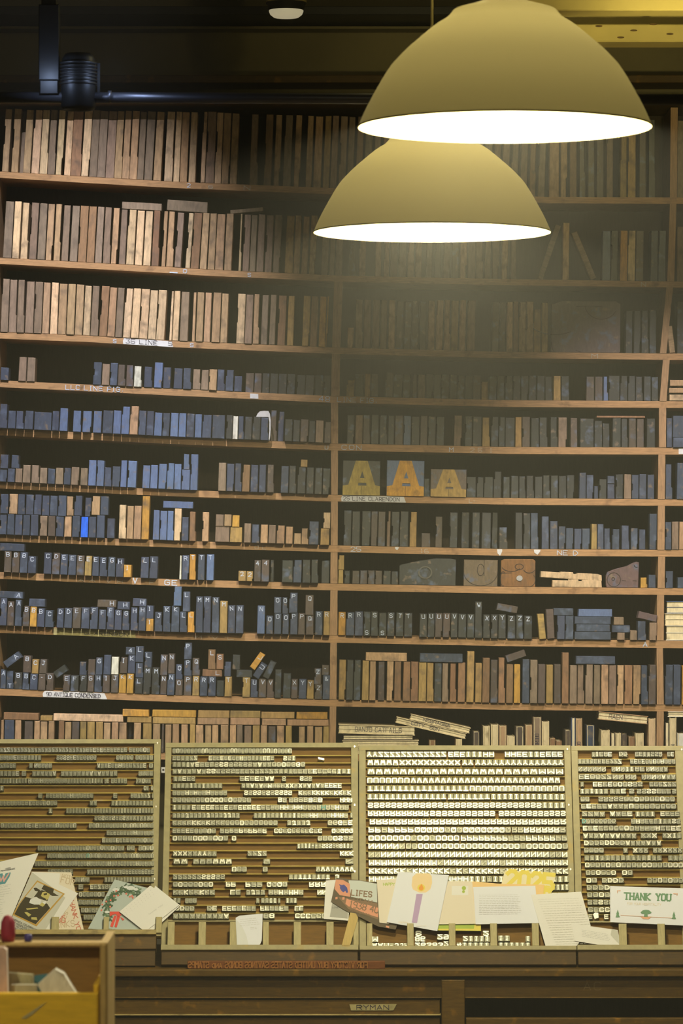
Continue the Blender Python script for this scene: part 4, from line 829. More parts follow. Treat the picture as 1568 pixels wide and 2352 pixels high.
card('folded_card', [(72, 2002), (163.5, 2003.5), (193, 2139), (117, 2142)], .0115, 'cream', 'cream thank you card with red and tan lettering behind the portrait card',
     [('white', [[(74, 2003), (138, 2006), (130, 2075), (72, 2060)]]), ('tan', text('FOR', 139, 2026, 8, 13, 2, ang=.25) + text('NOTE', 142, 2014, 5, 7, 1.2, ang=.25) + text('ANKS', 129, 2132, 8, 14, 1.8, ang=-.1) + text('YES', 148, 2118, 6, 8, 1.4, ang=-1.2)),
      ('redline', text('THANK YOU', 157, 2061, 8.5, 9.5, 2.0, gap=.25, ang=1.32) + text('AK', 132, 2110, 7, 8, 2) + text('OU', 130, 2119, 8, 8, 2))], 'card')
card('portrait_card', [(73, 2003), (179.5, 2052), (113, 2143), (12, 2142.5)], .0155, 'greyenv', 'grey-white card with a gold-framed portrait of a person in a wide dark hat',
     [('white', [[(73, 2003), (127, 2027), (179.5, 2052), (113, 2143), (100, 2143), (150, 2062), (128, 2044)]]), ('gold', [[(85.5, 2022), (149, 2053), (83.5, 2128), (29, 2101.5), (42, 2077)]]), ('greyenv', [[(86, 2026), (144, 2053.5), (83, 2123), (33, 2100), (46, 2075)]]),
      ('black', [[(58, 2060), (80, 2066), (92, 2078), (108, 2075), (115, 2086), (82, 2123), (33, 2100), (46, 2076)], [(77, 2040), (83, 2039), (93, 2045), (88, 2048), (80, 2046)], [(95, 2042), (101, 2032.5), (124, 2042), (121, 2054)], [(92, 2044), (122, 2050), (135, 2058), (120, 2058)], [(88, 2047), (98, 2045), (113, 2054), (109, 2070), (96, 2066), (78, 2060)]]),
      ('flesh', [[(97, 2050), (104, 2048), (115, 2054), (112, 2063), (107, 2068), (99, 2062), (94, 2058)]]), ('black', [[(100, 2053), (108, 2051), (108, 2055), (101, 2057)], [(99, 2061), (108, 2066), (103, 2067)]]),
      ('snow', [[(70, 2066), (83, 2060), (95, 2068), (92, 2078), (79, 2078), (67, 2074)], [(96, 2073), (106, 2069), (104, 2076), (98, 2080)]]),
      ('flesh', [[(90, 2079), (97, 2073), (104, 2078), (98, 2083)], [(60, 2087), (86, 2084.5), (88, 2087), (62, 2090)], [(56, 2096), (62, 2095), (72, 2101), (66, 2106)], [(72, 2107), (84, 2107), (86, 2114), (72, 2112)]]),
      ('ink', text('AMERICA CELEBRATES', 27, 2112, 3.2, 3.6, .8, gap=.2, ang=.44) + text('ONE PEOPLES DAY WE', 24, 2118, 3.2, 3.6, .8, gap=.2, ang=.44) + text('LIKE TO HONOR WYOMING', 22, 2123.5, 2.9, 3.6, .8, gap=.2, ang=.44) + text('ONE OF THE FIRST', 20, 2129, 3.0, 3.6, .8, gap=.2, ang=.44) + text('AMERICAN PRINT', 18, 2134.5, 3.0, 3.4, .8, gap=.2, ang=.40))], 'card')
card('announcement_card', [(-30, 1986), (88.5, 1959), (11, 2142.5), (-30, 2142.5)], .020, 'white', 'tall white card with a teal and pink ornamental letter and text lines, far left',
     [('ink', text('VIRGIN', 12, 1997, 2.0, 2.4, .6, gap=.2, ang=-.2) + text('RENAISSANCE', 2, 2002, 2.6, 2.6, .7, gap=.2, ang=-.17)),
      ('teal', [[(-6, 2008), (6, 2006), (8, 2018), (13, 2006), (25, 2004), (22, 2014), (12, 2030), (0, 2032), (-8, 2030)]]), ('pink', rib([(-2, 2010), (2, 2024), (8, 2012), (9, 2024), (20, 2007)], 3)),
      ('pale', lines(-24, 30, 2041, 2044, 2, .8, -.2) + lines(-24, 29, 2049, 2060, 3, .8, -.18) + lines(-24, 18, 2064, 2078, 3, .8, -.17) + lines(-24, 8, 2082, 2108, 6, .8, -.15))], 'card')
rr = random.Random(3); wr = []; wr2 = []; berries = []; snow = []
for k in range(170):
    t = rr.uniform(-.15, 1.1) * pi; R = rr.uniform(.80, 1.12)
    x = 279 + 46 * R * cos(pi + t * .92) + 10; y = 2088 - 52 * R * sin(t * .92 + .0) + 4; l = rr.uniform(4, 9); an = rr.uniform(0, 6.3)
    if 215 < x < 330 and y < 2135: (wr if k % 2 else wr2).extend(rib([(x, y), (x + l * cos(an), y + l * sin(an))], 3.2))
for x, y in [(267, 2047), (271, 2057), (262, 2058), (290, 2053), (298, 2060), (254, 2068), (244, 2071), (235, 2078), (253, 2083), (233, 2091), (305, 2062), (303, 2058)]: berries.append(circ(x, y, 2.3, 8))
for x, y, r in [(266, 2044, 8), (300, 2040, 10), (312, 2043, 6), (246, 2095, 6), (290, 2038, 6)]: snow.append(circ(x, y, r, 10, r * .5))
card('wreath_card', [(263, 2020), (345, 2041), (322, 2143), (202, 2133)], .0125, 'wreath', 'grey-blue card picturing a green wreath with red berries and bow',
     [('green', wr), ('dgreen', wr2), ('snow', snow), ('berry', berries), ('redp', [[(252, 2094), (274, 2094), (279, 2102), (272, 2107), (266, 2100), (258, 2102), (252, 2106)], [(262, 2103), (268, 2104), (259, 2130), (253, 2128)], [(269, 2103), (276, 2106), (268, 2131), (263, 2129)], [(276, 2106), (286, 2112), (282, 2115)]]), ('green', text('MERRY', 240, 2137, 7, 5, 1, ang=.15))], 'card')
card('note_card', [(356, 2034), (414, 2080), (346, 2142), (330, 2130)], .0155, 'white', 'white note card tucked behind the dotted white card by the peg')
card('note_card', [(345, 2034), (412, 2078), (333, 2140), (274, 2094)], .0185, 'white', 'white card with rows of tiny dots leaning at an angle over the wreath card',
     [('pale', [circ(284 + i * 6.2 + j * 3.2, 2091 - i * 4.6 + j * 4.4, .7, 6) for i in range(11) for j in range(3)] + text('THANK YOU', 342, 2102, 3, 2.6, .6, gap=.6, ang=-.62))])
card('paper_tag', [(541, 2108), (550, 2103), (603, 2098.5), (601, 2160), (597, 2169), (586, 2174), (544, 2174)], .028, 'paleblue', 'small curling white paper with faint writing between pegs of the second case',
     [('snow', [[(541, 2110), (556, 2128), (566, 2150), (571, 2174), (544, 2174)]]), ('pale', lines(551, 596, 2112, 2126, 4, .7, -.08) + lines(575, 592, 2131, 2134, 2, .8, -.08))], 'paper')
card('grey_envelope', [(748, 2022.5), (768, 2021), (785, 2022), (801, 2090), (800, 2114.5), (743, 2110.5)], .0115, 'white', 'whitish envelope with a grey inner panel behind the picture card of plates',
     [('grey', [[(763, 2072), (800, 2080), (798, 2110), (757, 2106)]]), ('ink', text('LOVE', 763, 2086, 2.6, 3, .7))], 'envelope')
card('picture_card', [(772, 2016), (828, 2022), (866, 2028), (912, 2124), (908, 2135), (868, 2128), (829, 2108), (790, 2090), (760, 2071)], .014, 'dark', 'dark picture card of stacked salmon and black licence plates with a blue horse',
     [('brown', [[(776, 2060), (866, 2075), (868, 2112), (800, 2088)]]), ('mist', [[(800, 2022), (828, 2023), (865, 2030), (866, 2073), (835, 2066), (806, 2060)]]), ('salmon', [[(771, 2020), (787, 2021), (803, 2030), (804, 2060), (780, 2056), (768, 2042)], [(796, 2063), (800, 2066), (868, 2085), (868, 2107), (838, 2098), (800, 2082), (793, 2076)], [(770, 2061), (775, 2060), (775, 2065), (770, 2066)], [(786, 2061), (791, 2060), (791, 2066), (786, 2067)], [(886, 2126), (894, 2128), (893, 2132), (886, 2130)]]),
      ('blue', [[(778, 2031), (784, 2033), (790, 2032), (797, 2039), (799, 2050), (795, 2051), (793, 2046), (788, 2050), (784, 2046), (780, 2040), (781, 2036)]]), ('brown', text('LIFES', 806, 2056, 7, 12, 2.6, gap=.5, ang=.1) + text('UTAH', 812, 2069, 8, 7, 1.6, gap=.4, ang=.14)), ('brown', text('1938 40', 802, 2083, 8, 14, 2.2, gap=.35, ang=.22) + text('CENTENNIAL', 804, 2092, 4, 4, 1, gap=.3, ang=.27))], 'card')
card('cream_card', [(865, 2021), (915, 2018), (893, 2122), (871, 2119)], .0165, 'cream', 'cream card with small green print, left edge showing beside the candle card', [('lime', text('HAPPY', 880, 2034, 4.5, 6, 1.2, gap=.2))])
card('yellow_strip_card', [(998, 2116), (1104, 2120), (1104, 2138.5), (1002, 2137)], .0125, 'lime', 'green and yellow card peeking out below the candle card', [('yellow', [[(1090, 2121), (1104, 2121), (1104, 2138), (1006, 2137), (1006, 2133), (1088, 2133)]])])
card('year_card', [(1159, 1999), (1270, 2004), (1276, 2009), (1266, 2052), (1260, 2074), (1148, 2074), (1151, 2031)], .0115, 'ylw', 'pale yellow card with big yellow numerals behind the white letter sheet',
     [('yellow', text('2025', 1163, 2036, 21, 36, 9.5, gap=.34, ang=.09) + text('6', 1249, 2056, 12, 20, 5, ang=.1))])
card('peach_card', [(1083, 2024), (1150, 2030), (1249, 2032), (1246, 2070), (1240, 2121), (1090, 2121)], .0145, 'peach', 'peach-orange card edge showing above the white letter sheet')
card('cream_card', [(1024, 2024), (1084, 2024), (1092, 2122), (1004, 2123)], .0165, 'cream', 'cream card with a tiny green picture right of the candle card', [('white', [[(1037, 2035), (1075, 2035), (1075, 2056), (1037, 2056)]]), ('lime', [circ(1065, 2040, 5, 9), circ(1064, 2048, 3.4, 8)])])
card('letter_sheet', [(1086, 2037), (1229, 2034.5), (1237, 2120), (1092, 2123)], .0185, 'paleblue', 'white letter sheet with fine lines of grey writing in the middle', [('pale', lines(1100, 1197, 2056, 2100, 12, .7, -.01, rag=.1))], 'paper')
card('candle_card', [(914, 2002), (1030.5, 2010), (1004, 2138.6), (888, 2118)], .0205, 'paleblue', 'white card with a purple candle and a soft orange flame',
     [('candle', [[(956, 2006), (985, 2006), (991, 2012), (992, 2028), (988, 2042), (978, 2050), (962, 2050), (948, 2043), (945, 2034), (947, 2014)]]), ('yellow', [circ(967, 2039, 9, 16, 8)]), ('flame', [circ(967, 2040, 5.5, 14)]), ('flame', [[(963, 2037), (968, 2030), (971, 2037)]]), ('purple', [[(956, 2053.5), (970.5, 2053.5), (957.5, 2120), (945.5, 2119)]]), ('cream', text('HAPPY', 915, 2120, 3.2, 4, .8, ang=.12) + lines(955, 980, 2127, 2128, 1, .7))])
card('letter_sheet', [(1219, 2055), (1334, 2048), (1356, 2126), (1319, 2180), (1254, 2179)], .0215, 'white', 'tilted cream-white letter sheet with faint writing, standing down to the ledge', [('greyenv', lines(1235, 1330, 2066, 2170, 20, .6, -.03, 2.2, rag=.05))], 'paper')
card('small_card', [(1311, 2120), (1352, 2127), (1418, 2136), (1428, 2179), (1319, 2161)], .024, 'white', 'small white card with a green-grey text block leaning on the tilted sheet', [('pale', lines(1336, 1400, 2136, 2150, 5, .8, .17, rag=.1)), ('lime', []), ('greyenv', [[(1404, 2135), (1418, 2137), (1426, 2174), (1402, 2148)]])])
tree = lambda x, y, s: [[(x, y - 2.2 * s), (x + .9 * s, y), (x - .9 * s, y)], [(x, y - 3.2 * s), (x + .65 * s, y - 1.2 * s), (x - .65 * s, y - 1.2 * s)]]
card('thank_you_card', [(1400.5, 2035), (1585, 2041), (1585, 2126.5), (1401, 2118)], .0205, 'paleblue', 'white card printed THANK YOU in green serif capitals above a tree',
     [('tygreen', text('THANK', 1434, 2065.5, 8.6, 14.5, 3.6, gap=.42, serif=True, ang=.035) + text('YOU', 1506.5, 2068, 8.6, 14.5, 3.6, gap=.42, serif=True, ang=.035)),
      ('cream', text('FOR YOUR HOSPITALITY', 1440, 2078, 3.2, 5, .8, gap=.3, ang=.03)), ('tyorange', rib([(1417, 2046.5), (1424, 2046)], 1.6) + rib([(1417, 2046), (1417.5, 2051)], 1.4) + rib([(1546, 2053), (1555, 2053.5)], 1.6) + rib([(1555, 2053), (1554, 2057)], 1.4) + rib([(1425, 2102.5), (1544, 2109)], .9) + [[(1470, 2106), (1495, 2107), (1489, 2111.5), (1476, 2111)]]),
      ('tygreen', [circ(1483, 2096, 12.5, 16, 4.2), circ(1483, 2093, 9, 12, 3), [(1480, 2096), (1486, 2096), (1487, 2106), (1478, 2106)]] + tree(1418, 2107, 5.5) + tree(1547, 2111, 5.5))])
mb = MB(); q = [cl(x, y, .03) for x, y in [(784, 2174), (803, 2174), (822, 2108), (817, 2098), (804, 2096)]]
mb.prism([(p[0], -.03, p[1]) for p in q], (0, .005, 0)); o = cobj(mb, 'wooden_stick', wood('stick_wood', (.52, .37, .10), (8, 8, 1), .55, .85)); label_once(o, 'flat yellow wooden stick leaning aslant between two pegs under the picture card', 'stick')
# small slug lying in an empty row, and a bright chip near the last case
for pts, lab in [([(730, 1741), (744, 1744.5), (744.5, 1749), (731, 1746)], 'single pale metal slug lying loose in an empty row of the second case'), ([(1361, 2102), (1366, 2098), (1373, 2099), (1374, 2110), (1365, 2113)], 'bright metal chip glinting left of the THANK YOU card')]:
    mb = MB(); q = [cl(x, y) for x, y in pts]; A = sum(q[i][0] * q[(i + 1) % len(q)][1] - q[(i + 1) % len(q)][0] * q[i][1] for i in range(len(q)))
    mb.prism([(p[0], -.008, p[1]) for p in (q if A > 0 else q[::-1])], (0, .016, 0)); o = cobj(mb, 'metal_slug', M['slug']); label_once(o, lab, 'metal slug')

# ------------------------------------------------------------------ counter and cabinets
YC = OY - .035 - .05
def wbox(name, mat, x0, x1, y0, y1, Yf, Yb, parent, c=.002):
    a = W(x0, y1, Yf); b = W(x1, y0, Yf); mb = MB(); mb.box(a[0], b[0], Yf, Yb, a[2], b[2], 0, c); return mb.build(name, M[mat], parent)
cab = empty('type_cabinet', (0, 0, 0)); tag(cab, 'long dark wooden type cabinet with worn drawer fronts under the cases', 'cabinet')
zt_ = W(784, 2227, YC)[2]
mb = MB(); xl, xr = W(-80, 2227, YC)[0], W(1650, 2227, YC)[0]
mb.box(xl, xr, YC, .0, W(0, 2244, YC)[2], zt_, 0, .003); mb.build('worktop', M['counter'], cab)
wbox('upper_rail', 'counterdark', -80, 1650, 2244, 2290, YC + .02, YC + .05, cab)
wbox('lower_rail', 'counter', -80, 1014, 2290, 2293, YC + .008, YC + .04, cab, .001); wbox('lower_rail', 'counter', 1068, 1650, 2290, 2293, YC + .008, YC + .04, cab, .001)
wbox('stile', 'counter', 1014, 1067, 2251, 2700, YC + .004, YC + .04, cab)
dr = wbox('drawer_front', 'counter', 262, 1010, 2297, 2332, YC + .014, YC + .045, cab)
wbox('drawer_lip', 'ledge', 262, 1012, 2330, 2333, YC + .006, YC + .04, cab, .001)
wbox('drawer_front', 'counterdark', 262, 1010, 2339, 2420, YC + .014, YC + .045, cab); wbox('drawer_front', 'counterdark', -80, 255, 2297, 2420, YC + .014, YC + .045, cab)
wbox('drawer_front', 'counter', 1070, 1650, 2339, 2420, YC + .014, YC + .045, cab)
wbox('cabinet_back', 'backboard', -80, 1650, 2244, 2900, .0, .02, cab); wbox('cabinet_floor', 'counterdark', -80, 1650, 2420, 2900, YC + .02, .0, cab)
wbox('cabinet_side', 'counterdark', -80, -70, 2244, 2900, YC + .03, .0, cab); wbox('cabinet_side', 'counterdark', 1640, 1650, 2244, 2900, YC + .03, .0, cab)
YL = YC + .012
mb = MB(); mb.prism([W(x, y, YL) for x, y in [(802, 2307), (806, 2321), (903, 2321), (911, 2306)]], (0, .003, 0)); lb = mb.build('paper_label', M['oldlabel'], dr)
mb = MB(); [mb.prism([W(p[0], p[1], YL - .0006) for p in q], (0, .0005, 0)) for q in text('RYMAN', 819, 2319, 11.5, 10, 1.5, gap=.35)]; mb.build('pen_writing', M['pen'], lb)
mb = MB(); [mb.prism([W(p[0], p[1], YC + .0195) for p in q], (0, .0006, 0)) for q in text('AC', 1340, 2274, 16, 18, 1.4, gap=.5)]; mb.build('scratched_letters', plain('scratched_wood', (.13, .085, .03), .7), cab)
# red wood line of type lying on the worktop
YV = YC + .012
M['redwood'] = wood('red_type_wood', (.20, .07, .02), (1, 9, 9), .55, .7); M['redface'] = wood('red_type_face', (.40, .17, .045), (1, 9, 9), .5, .8)
a = W(430, 2225.6, YV); b = W(884, 2208, YV); mb = MB(); mb.box(0, b[0] - a[0], .002, .022, 0, b[2] - a[2], 0, .0008)
ln = mb.build('wood_type_line', M['redwood'], None, (a[0], YV, zt_ + .0003))
mb = MB(); s_ = D_ = (YV + D) / F
for q in text('FOR VICTORY BUY UNITED STATES SAVINGS BONDS and STAMPS', 0, 0, 6.15, 13.5, 1.9, gap=.32, mirror=True):
    k_ = len(mb.f) * 1.2e-6; mb.prism([(p[0] * s_ + .003, -.0002 - k_, -p[1] * s_ + 2.4 * s_) for p in q], (0, .0024, 0))
mb.build('raised_letters', M['redface'], ln); label_once(ln, 'long reddish wood line of reversed slogan lettering lying on the cabinet top', 'wood type line')

# ------------------------------------------------------------------ display box in the foreground, bottom left
YB = -D + 6.6
def bb(name, mat, x0, x1, y0, y1, Y0, Y1, parent, c=.002, color=None):
    a = W(x0, y1, Y0); b = W(x1, y0, Y0); mb = MB(); mb.box(a[0], b[0], Y0, Y1, a[2], b[2], 0, c); return mb.build(name, M[mat] if isinstance(mat, str) else mat, parent, color=color)
M['boxwood'] = wood('display_box_wood', (.30, .16, .035), (1, 8, 8), .5, .75); M['boxlight'] = wood('display_box_edge', (.50, .34, .12), (8, 8, 1), .5, .8); M['boxyellow'] = wood('display_bin_yellow', (.80, .50, .03), (1, 6, 6), .5, .85)
bx = empty('display_box', (0, 0, 0)); tag(bx, 'yellow-brown wooden display box in front of the cabinet, blurred, holding books', 'box')
bb('back_panel', 'boxwood', -60, 230, 2178, 2600, YB + .20, YB + .215, bx); bb('top_rail', 'boxlight', -60, 247, 2166, 2177, YB + .17, YB + .22, bx, .004)
bb('side_post', 'boxlight', 229, 247, 2166, 2600, YB + .0, YB + .21, bx, .004); bb('bin_front', 'boxyellow', -60, 226, 2281, 2600, YB, YB + .016, bx, .003)
bb('bin_side', 'boxyellow', 214, 227, 2262, 2600, YB + .017, YB + .195, bx, .003); bb('bin_floor', 'boxwood', -60, 226, 2380, 2400, YB + .02, YB + .195, bx)
mb = MB(); mb.prism([W(x, y, YB - .001) for x, y in [(95, 2308), (108, 2301), (75, 2330), (60, 2340), (48, 2339)]], (0, .001, 0)); mb.build('pale_scrape', M['peg'], bx)
def bbook(name, pts, Y, th, col, lab, cat='book', page=None, spine=None):
    o0 = W(*pts[0], Y); mb = MB(); P = [to_l(W(x, y, Y), o0) for x, y in pts]; cx_ = sum(p[0] for p in P) / len(P); czz = sum(p[2] for p in P) / len(P)
    root = empty(name, o0)
    mb.prism(P, (0, th * .12, 0)); mb.build('front_cover', M['cream'] if not isinstance(col, str) else M[col], root, color=None if isinstance(col, str) else col)
    mb = MB(); mb.prism([(cx_ + (p[0] - cx_) * .96, th * .12, czz + (p[2] - czz) * .96) for p in P], (0, th * .76, 0)); mb.build('page_block', M['paper'], root)
    mb = MB(); mb.prism([(p[0], th * .88, p[2]) for p in P], (0, th * .12, 0)); mb.build('back_cover', M['cream'] if not isinstance(col, str) else M[col], root, color=None if isinstance(col, str) else col)
    label_once(root, lab, cat); return root
bbook('small_book', [(86, 2262), (106, 2300), (190, 2330), (174, 2282), (146, 2237), (126, 2226)], YB + .05, .03, (.72, .70, .62), 'white rounded book leaning in the yellow bin of the display box')
bbook('small_book', [(24, 2262), (24, 2330), (84, 2330), (84, 2262)], YB + .07, .02, (.46, .42, .27), 'short grey-beige booklet beside the white book in the bin')
bbook('small_book', [(17, 2234), (17, 2330), (78, 2330), (76, 2239)], YB + .10, .02, (.40, .36, .20), 'taller grey-green booklet behind the short booklet, with a dark red patch')
bbook('small_book', [(78, 2242), (78, 2330), (120, 2330), (108, 2238)], YB + .14, .015, (.08, .22, .27), 'teal booklet mostly hidden behind the white book in the bin')
bbook('small_book', [(-40, 2176), (-40, 2330), (19, 2330), (15, 2182), (8, 2176)], YB + .03, .03, (.70, .46, .36), 'pink book standing at the left edge of the bin')
mb = MB(); q = W(62, 2160, YB + .17); mb.lathe([(0.0001, 0), (.0062, 0), (.0068, .004), (.0064, .011), (.005, .0125), (.0001, .013)], 20); zr = W(0, 2166, YB + .17)[2]
o = mb.build('bottle_cap', plain('blue_cap', (.06, .05, .25), .4), None, (q[0], YB + .195, zr + .0002)); label_once(o, 'small dark blue cap lying on the top rail of the display box', 'cap')
mb = MB(); q = W(-2, 2150, YB + .02); mb.lathe([(.0001, 0), (.011, 0), (.013, .012), (.012, .034), (.007, .044), (.0001, .046)], 20)
o = mb.build('red_knob', plain('red_cloth', (.32, .02, .05), .6), None, (q[0], YB + .195, zr + .0002)); label_once(o, 'dark red rounded object on the display box rail at the left edge', 'knob')

# ------------------------------------------------------------------ pendant lamps
m, nt, bs = new_mat('lamp_shade_enamel')
SHADECOL = (.33, .275, .125)
bs.inputs['Base Color'].default_value = (*SHADECOL, 1); bs.inputs['Roughness'].default_value = .6; bs.inputs['Specular IOR Level'].default_value = .15
tr = nt.nodes.new('ShaderNodeBsdfTranslucent'); tr.inputs['Color'].default_value = (.60, .49, .20, 1)
mxs = nt.nodes.new('ShaderNodeMixShader'); mxs.inputs['Fac'].default_value = SHADEGLOW if 'SHADEGLOW' in globals() else .008
nt.links.new(bs.outputs[0], mxs.inputs[1]); nt.links.new(tr.outputs[0], mxs.inputs[2]); nt.links.new(mxs.outputs[0], nt.nodes['Material Output'].inputs['Surface'])
M['shade'] = m
M['bulb'] = plain('bulb_glass', (1, 1, 1), .4, emis=((1.0, .92, .63), 1780))
M['cord'] = plain('lamp_cord', (.45, .38, .16), .6)
def lamp(px, py, rw, dist, lab):
    Y = -D + dist; k = dist / F
    c = W(px, py, Y); root = empty('pendant_lamp', (c[0], c[1], c[2])); tag(root, lab, 'lamp', 'two dome pendant lamps')
    prof = [(338, 0), (315, 51), (271, 128), (243, 162), (215, 189), (164, 232), (136, 250), (124, 262), (117, 270), (104, 275), (75, 283), (55, 290), (40, 302)]
    s_ = rw / 338 * k
    # a smoother profile
    pp = [(r * s_, z * s_) for r, z in prof]; sm = [pp[0]]
    for i in range(len(pp) - 1):
        p0, p1, p2, p3 = pp[max(i - 1, 0)], pp[i], pp[i + 1], pp[min(i + 2, len(pp) - 1)]
        for t in (.25, .5, .75, 1):
            sm.append(tuple(.5 * (2 * p1[j] + (p2[j] - p0[j]) * t + (2 * p0[j] - 5 * p1[j] + 4 * p2[j] - p3[j]) * t * t + (-p0[j] + 3 * p1[j] - 3 * p2[j] + p3[j]) * t ** 3) for j in (0, 1)))
    mb = MB(); mb.lathe(sm, 96); mb.build('lamp_shade', M['shade'], root)
    mb = MB(); mb.lathe([(338 * s_ + .0018 * cos(a), .0018 * sin(a)) for a in [i * pi / 4 for i in range(9)]], 96); mb.build('rim_bead', M['shade'], root)
    mb = MB(); mb.lathe([(.001, 312 * s_), (40 * s_, 310 * s_), (42 * s_, 300 * s_), (40 * s_, 270 * s_), (30 * s_, 225 * s_), (24 * s_, 150 * s_), (.001, 148 * s_)], 32); mb.build('lamp_socket', M['white'], root)
    mb = MB(); R = .048; mb.lathe([(max(.0001, R * sin(i * pi / 12)), 112 * s_ - R * cos(i * pi / 12)) for i in range(13)], 24); mb.build('bulb', M['bulb'], root)
    mb = MB(); mb.tube((0, 0, 311 * s_), (0, 0, 5.9 - c[2]), .0042, 12); mb.build('cord', M['cord'], root)
    return root
lamp(1159, 292, 338, 7.84, 'larger pendant lamp with an olive dome shade, nearer the camera')
lamp(992, 533.5, 273, 9.71, 'smaller pendant lamp with an olive dome shade, hanging lower behind the other')

# ------------------------------------------------------------------ upper wall, track lighting, ceiling
def sbox(name, mat, x0, x1, y0, y1, Yf, Yb, c=.002, kind='structure'):
    a = W(x0, y1, Yf); b = W(x1, y0, Yf); mb = MB(); mb.box(a[0], b[0], Yf, Yb, a[2], b[2], 0, c); o = mb.build(name, M[mat]); o['kind'] = kind; return o
zc = 5.9
mb = MB(); mb.box(-4.5, 4.5, BACK + .016, BACK + .05, 0, zc); o = mb.build('wall_back', M['wallup']); o['kind'] = 'structure'
mb = MB(); mb.box(-4.5, 4.5, -13.5, BACK + .05, -.1, 0); o = mb.build('floor', M['floor']); o['kind'] = 'structure'
mb = MB(); mb.box(-4.5, 4.5, -13.5, BACK + .05, zc, zc + .1); o = mb.build('ceiling', M['wallup']); o['kind'] = 'structure'
sbox('trim_1', 'counterdark', -200, 1800, 172, 190, .12, BACK + .016)
sbox('trim_2', 'black', -200, 1800, 14, 34, .02, BACK + .016)
sbox('trim_3', 'wallup', -200, 1800, 60, 66, .2, BACK + .016)
def pxl(p, Y): return W(p[0], p[1], Y)
YT = -2.6
tk = empty('track_pipe', pxl((0, 222), YT)); tk.location = (0, 0, 0); tag(tk, 'dark horizontal pipe rail running along the wall above the shelves', 'pipe')
mb = MB(); a, b = pxl((-300, 222.5), YT), pxl((1900, 230), YT); mb.tube(a, b, .0125, 20); mb.build('rail', M['pipe'], tk)
for x in (252,):
    mb = MB(); a = pxl((x, 222.5), YT); mb.tube((a[0] - .004, a[1], a[2]), (a[0] + .004, a[1], a[2]), .0145, 20); mb.build('coupling', M['pipe'], tk)
def hanger(x0, x1, lab):
    a = pxl((x0, 206), YT); b = pxl((x1, 206), YT); xm = (a[0] + b[0]) / 2; w_ = (b[0] - a[0]) / 2
    root = empty('rail_hanger', (xm, YT, a[2])); tag(root, lab, 'bracket')
    mb = MB(); mb.box(-w_, w_, -.02, .02, .02, .195, 0, .002); mb.build('lower_sleeve', M['black'], root)
    mb = MB(); mb.box(-w_ * .75, w_ * .75, -.014, .014, .195, zc - a[2], 0, .002); mb.build('drop_rod', M['black'], root)
    mb = MB(); mb.box(-w_ * .9, w_ * .9, -.018, .018, -.012, .02, 0, .002); mb.build('clamp', M['black'], root)
hanger(90, 137, 'black square drop hanger holding the pipe rail from above')
a = pxl((180, 195), YT); root = empty('track_spotlight', (a[0], YT, a[2])); tag(root, 'round black spotlight head clamped on the pipe rail', 'spotlight')
mb = MB(); mb.lathe([(.0001, .075), (.03, .072), (.038, .06), (.04, .0), (.040, -.05), (.036, -.058), (.030, -.055), (.0001, -.03)], 32); mb.build('lamp_housing', M['black'], root)
mb = MB()
for k in range(7): mb.lathe([(.0395, .052 - k * .008), (.044, .051 - k * .008), (.044, .048 - k * .008), (.0395, .047 - k * .008)], 32)
mb.build('cooling_fins', M['black'], root)
mb = MB(); mb.box(.044, .05, -.006, .006, -.03, .05); mb.box(-.05, -.044, -.006, .006, -.03, .05); mb.build('yoke', M['black'], root)
# round can light and bracing near the ceiling
a = pxl((657, 40), -.5); root = empty('can_light', a); tag(root, 'short pale cylinder can light hanging near the ceiling', 'ceiling light')
mb = MB(); r_ = 46 * (D - .5) / F; mb.lathe([(.0001, .002), (r_ * .62, 0), (r_ * .8, .008), (r_ * .86, .016), (r_ * .86, .02)], 32); mb.build('diffuser', plain('lit_diffuser', (.7, .65, .5), .5, emis=((1.0, .88, .55), .35)), root)
mb = MB(); mb.lathe([(r_ * .9, .02), (r_ * .92, .034), (r_, .038), (r_, .075)], 32); mb.build('dark_collar', M['black'], root)
mb = MB(); mb.lathe([(r_ * 1.02, .042), (r_ * 1.02, zc - a[2]), (.0001, zc - a[2])], 32); mb.build('can_housing', M['beam'], root)
def beam(name, y0, y1, Yf, dep, x0, lab):
    a = pxl((x0, y1), Yf); b = pxl((1900, y0), Yf)
    root = empty('ceiling_panel', (a[0], Yf, a[2])); tag(root, lab, 'ceiling panel')
    mb = MB(); mb.box(0, b[0] - a[0], 0, dep, 0, b[2] - a[2], 0, .003); mb.build('board', M['beam'], root)
    return root, a
r1, a1 = beam('beam', 55, 96, -.9, .12, 1240, 'yellow-painted perforated board hanging under the ceiling, right of lamps')
for x, y in ((1375, 60), (1455, 70), (1425, 86), (1538, 78), (1500, 55.5)):
    p = pxl((x, y), -.9); mb = MB(); mb.prism([(p[0] - a1[0] + .010 * cos(i * pi / 6), -.001, p[2] - a1[2] + .0028 * sin(i * pi / 6)) for i in range(12)], (0, .003, 0)); mb.build('slot_hole', M['counter'], r1)
r2, a2 = beam('beam', -60, 24, -1.5, .1, 1150, 'plain yellow-painted board hanging highest at the upper right corner')
sbox('trim_4', 'beam', 1180, 1900, 24, 56, -.80, -.70)

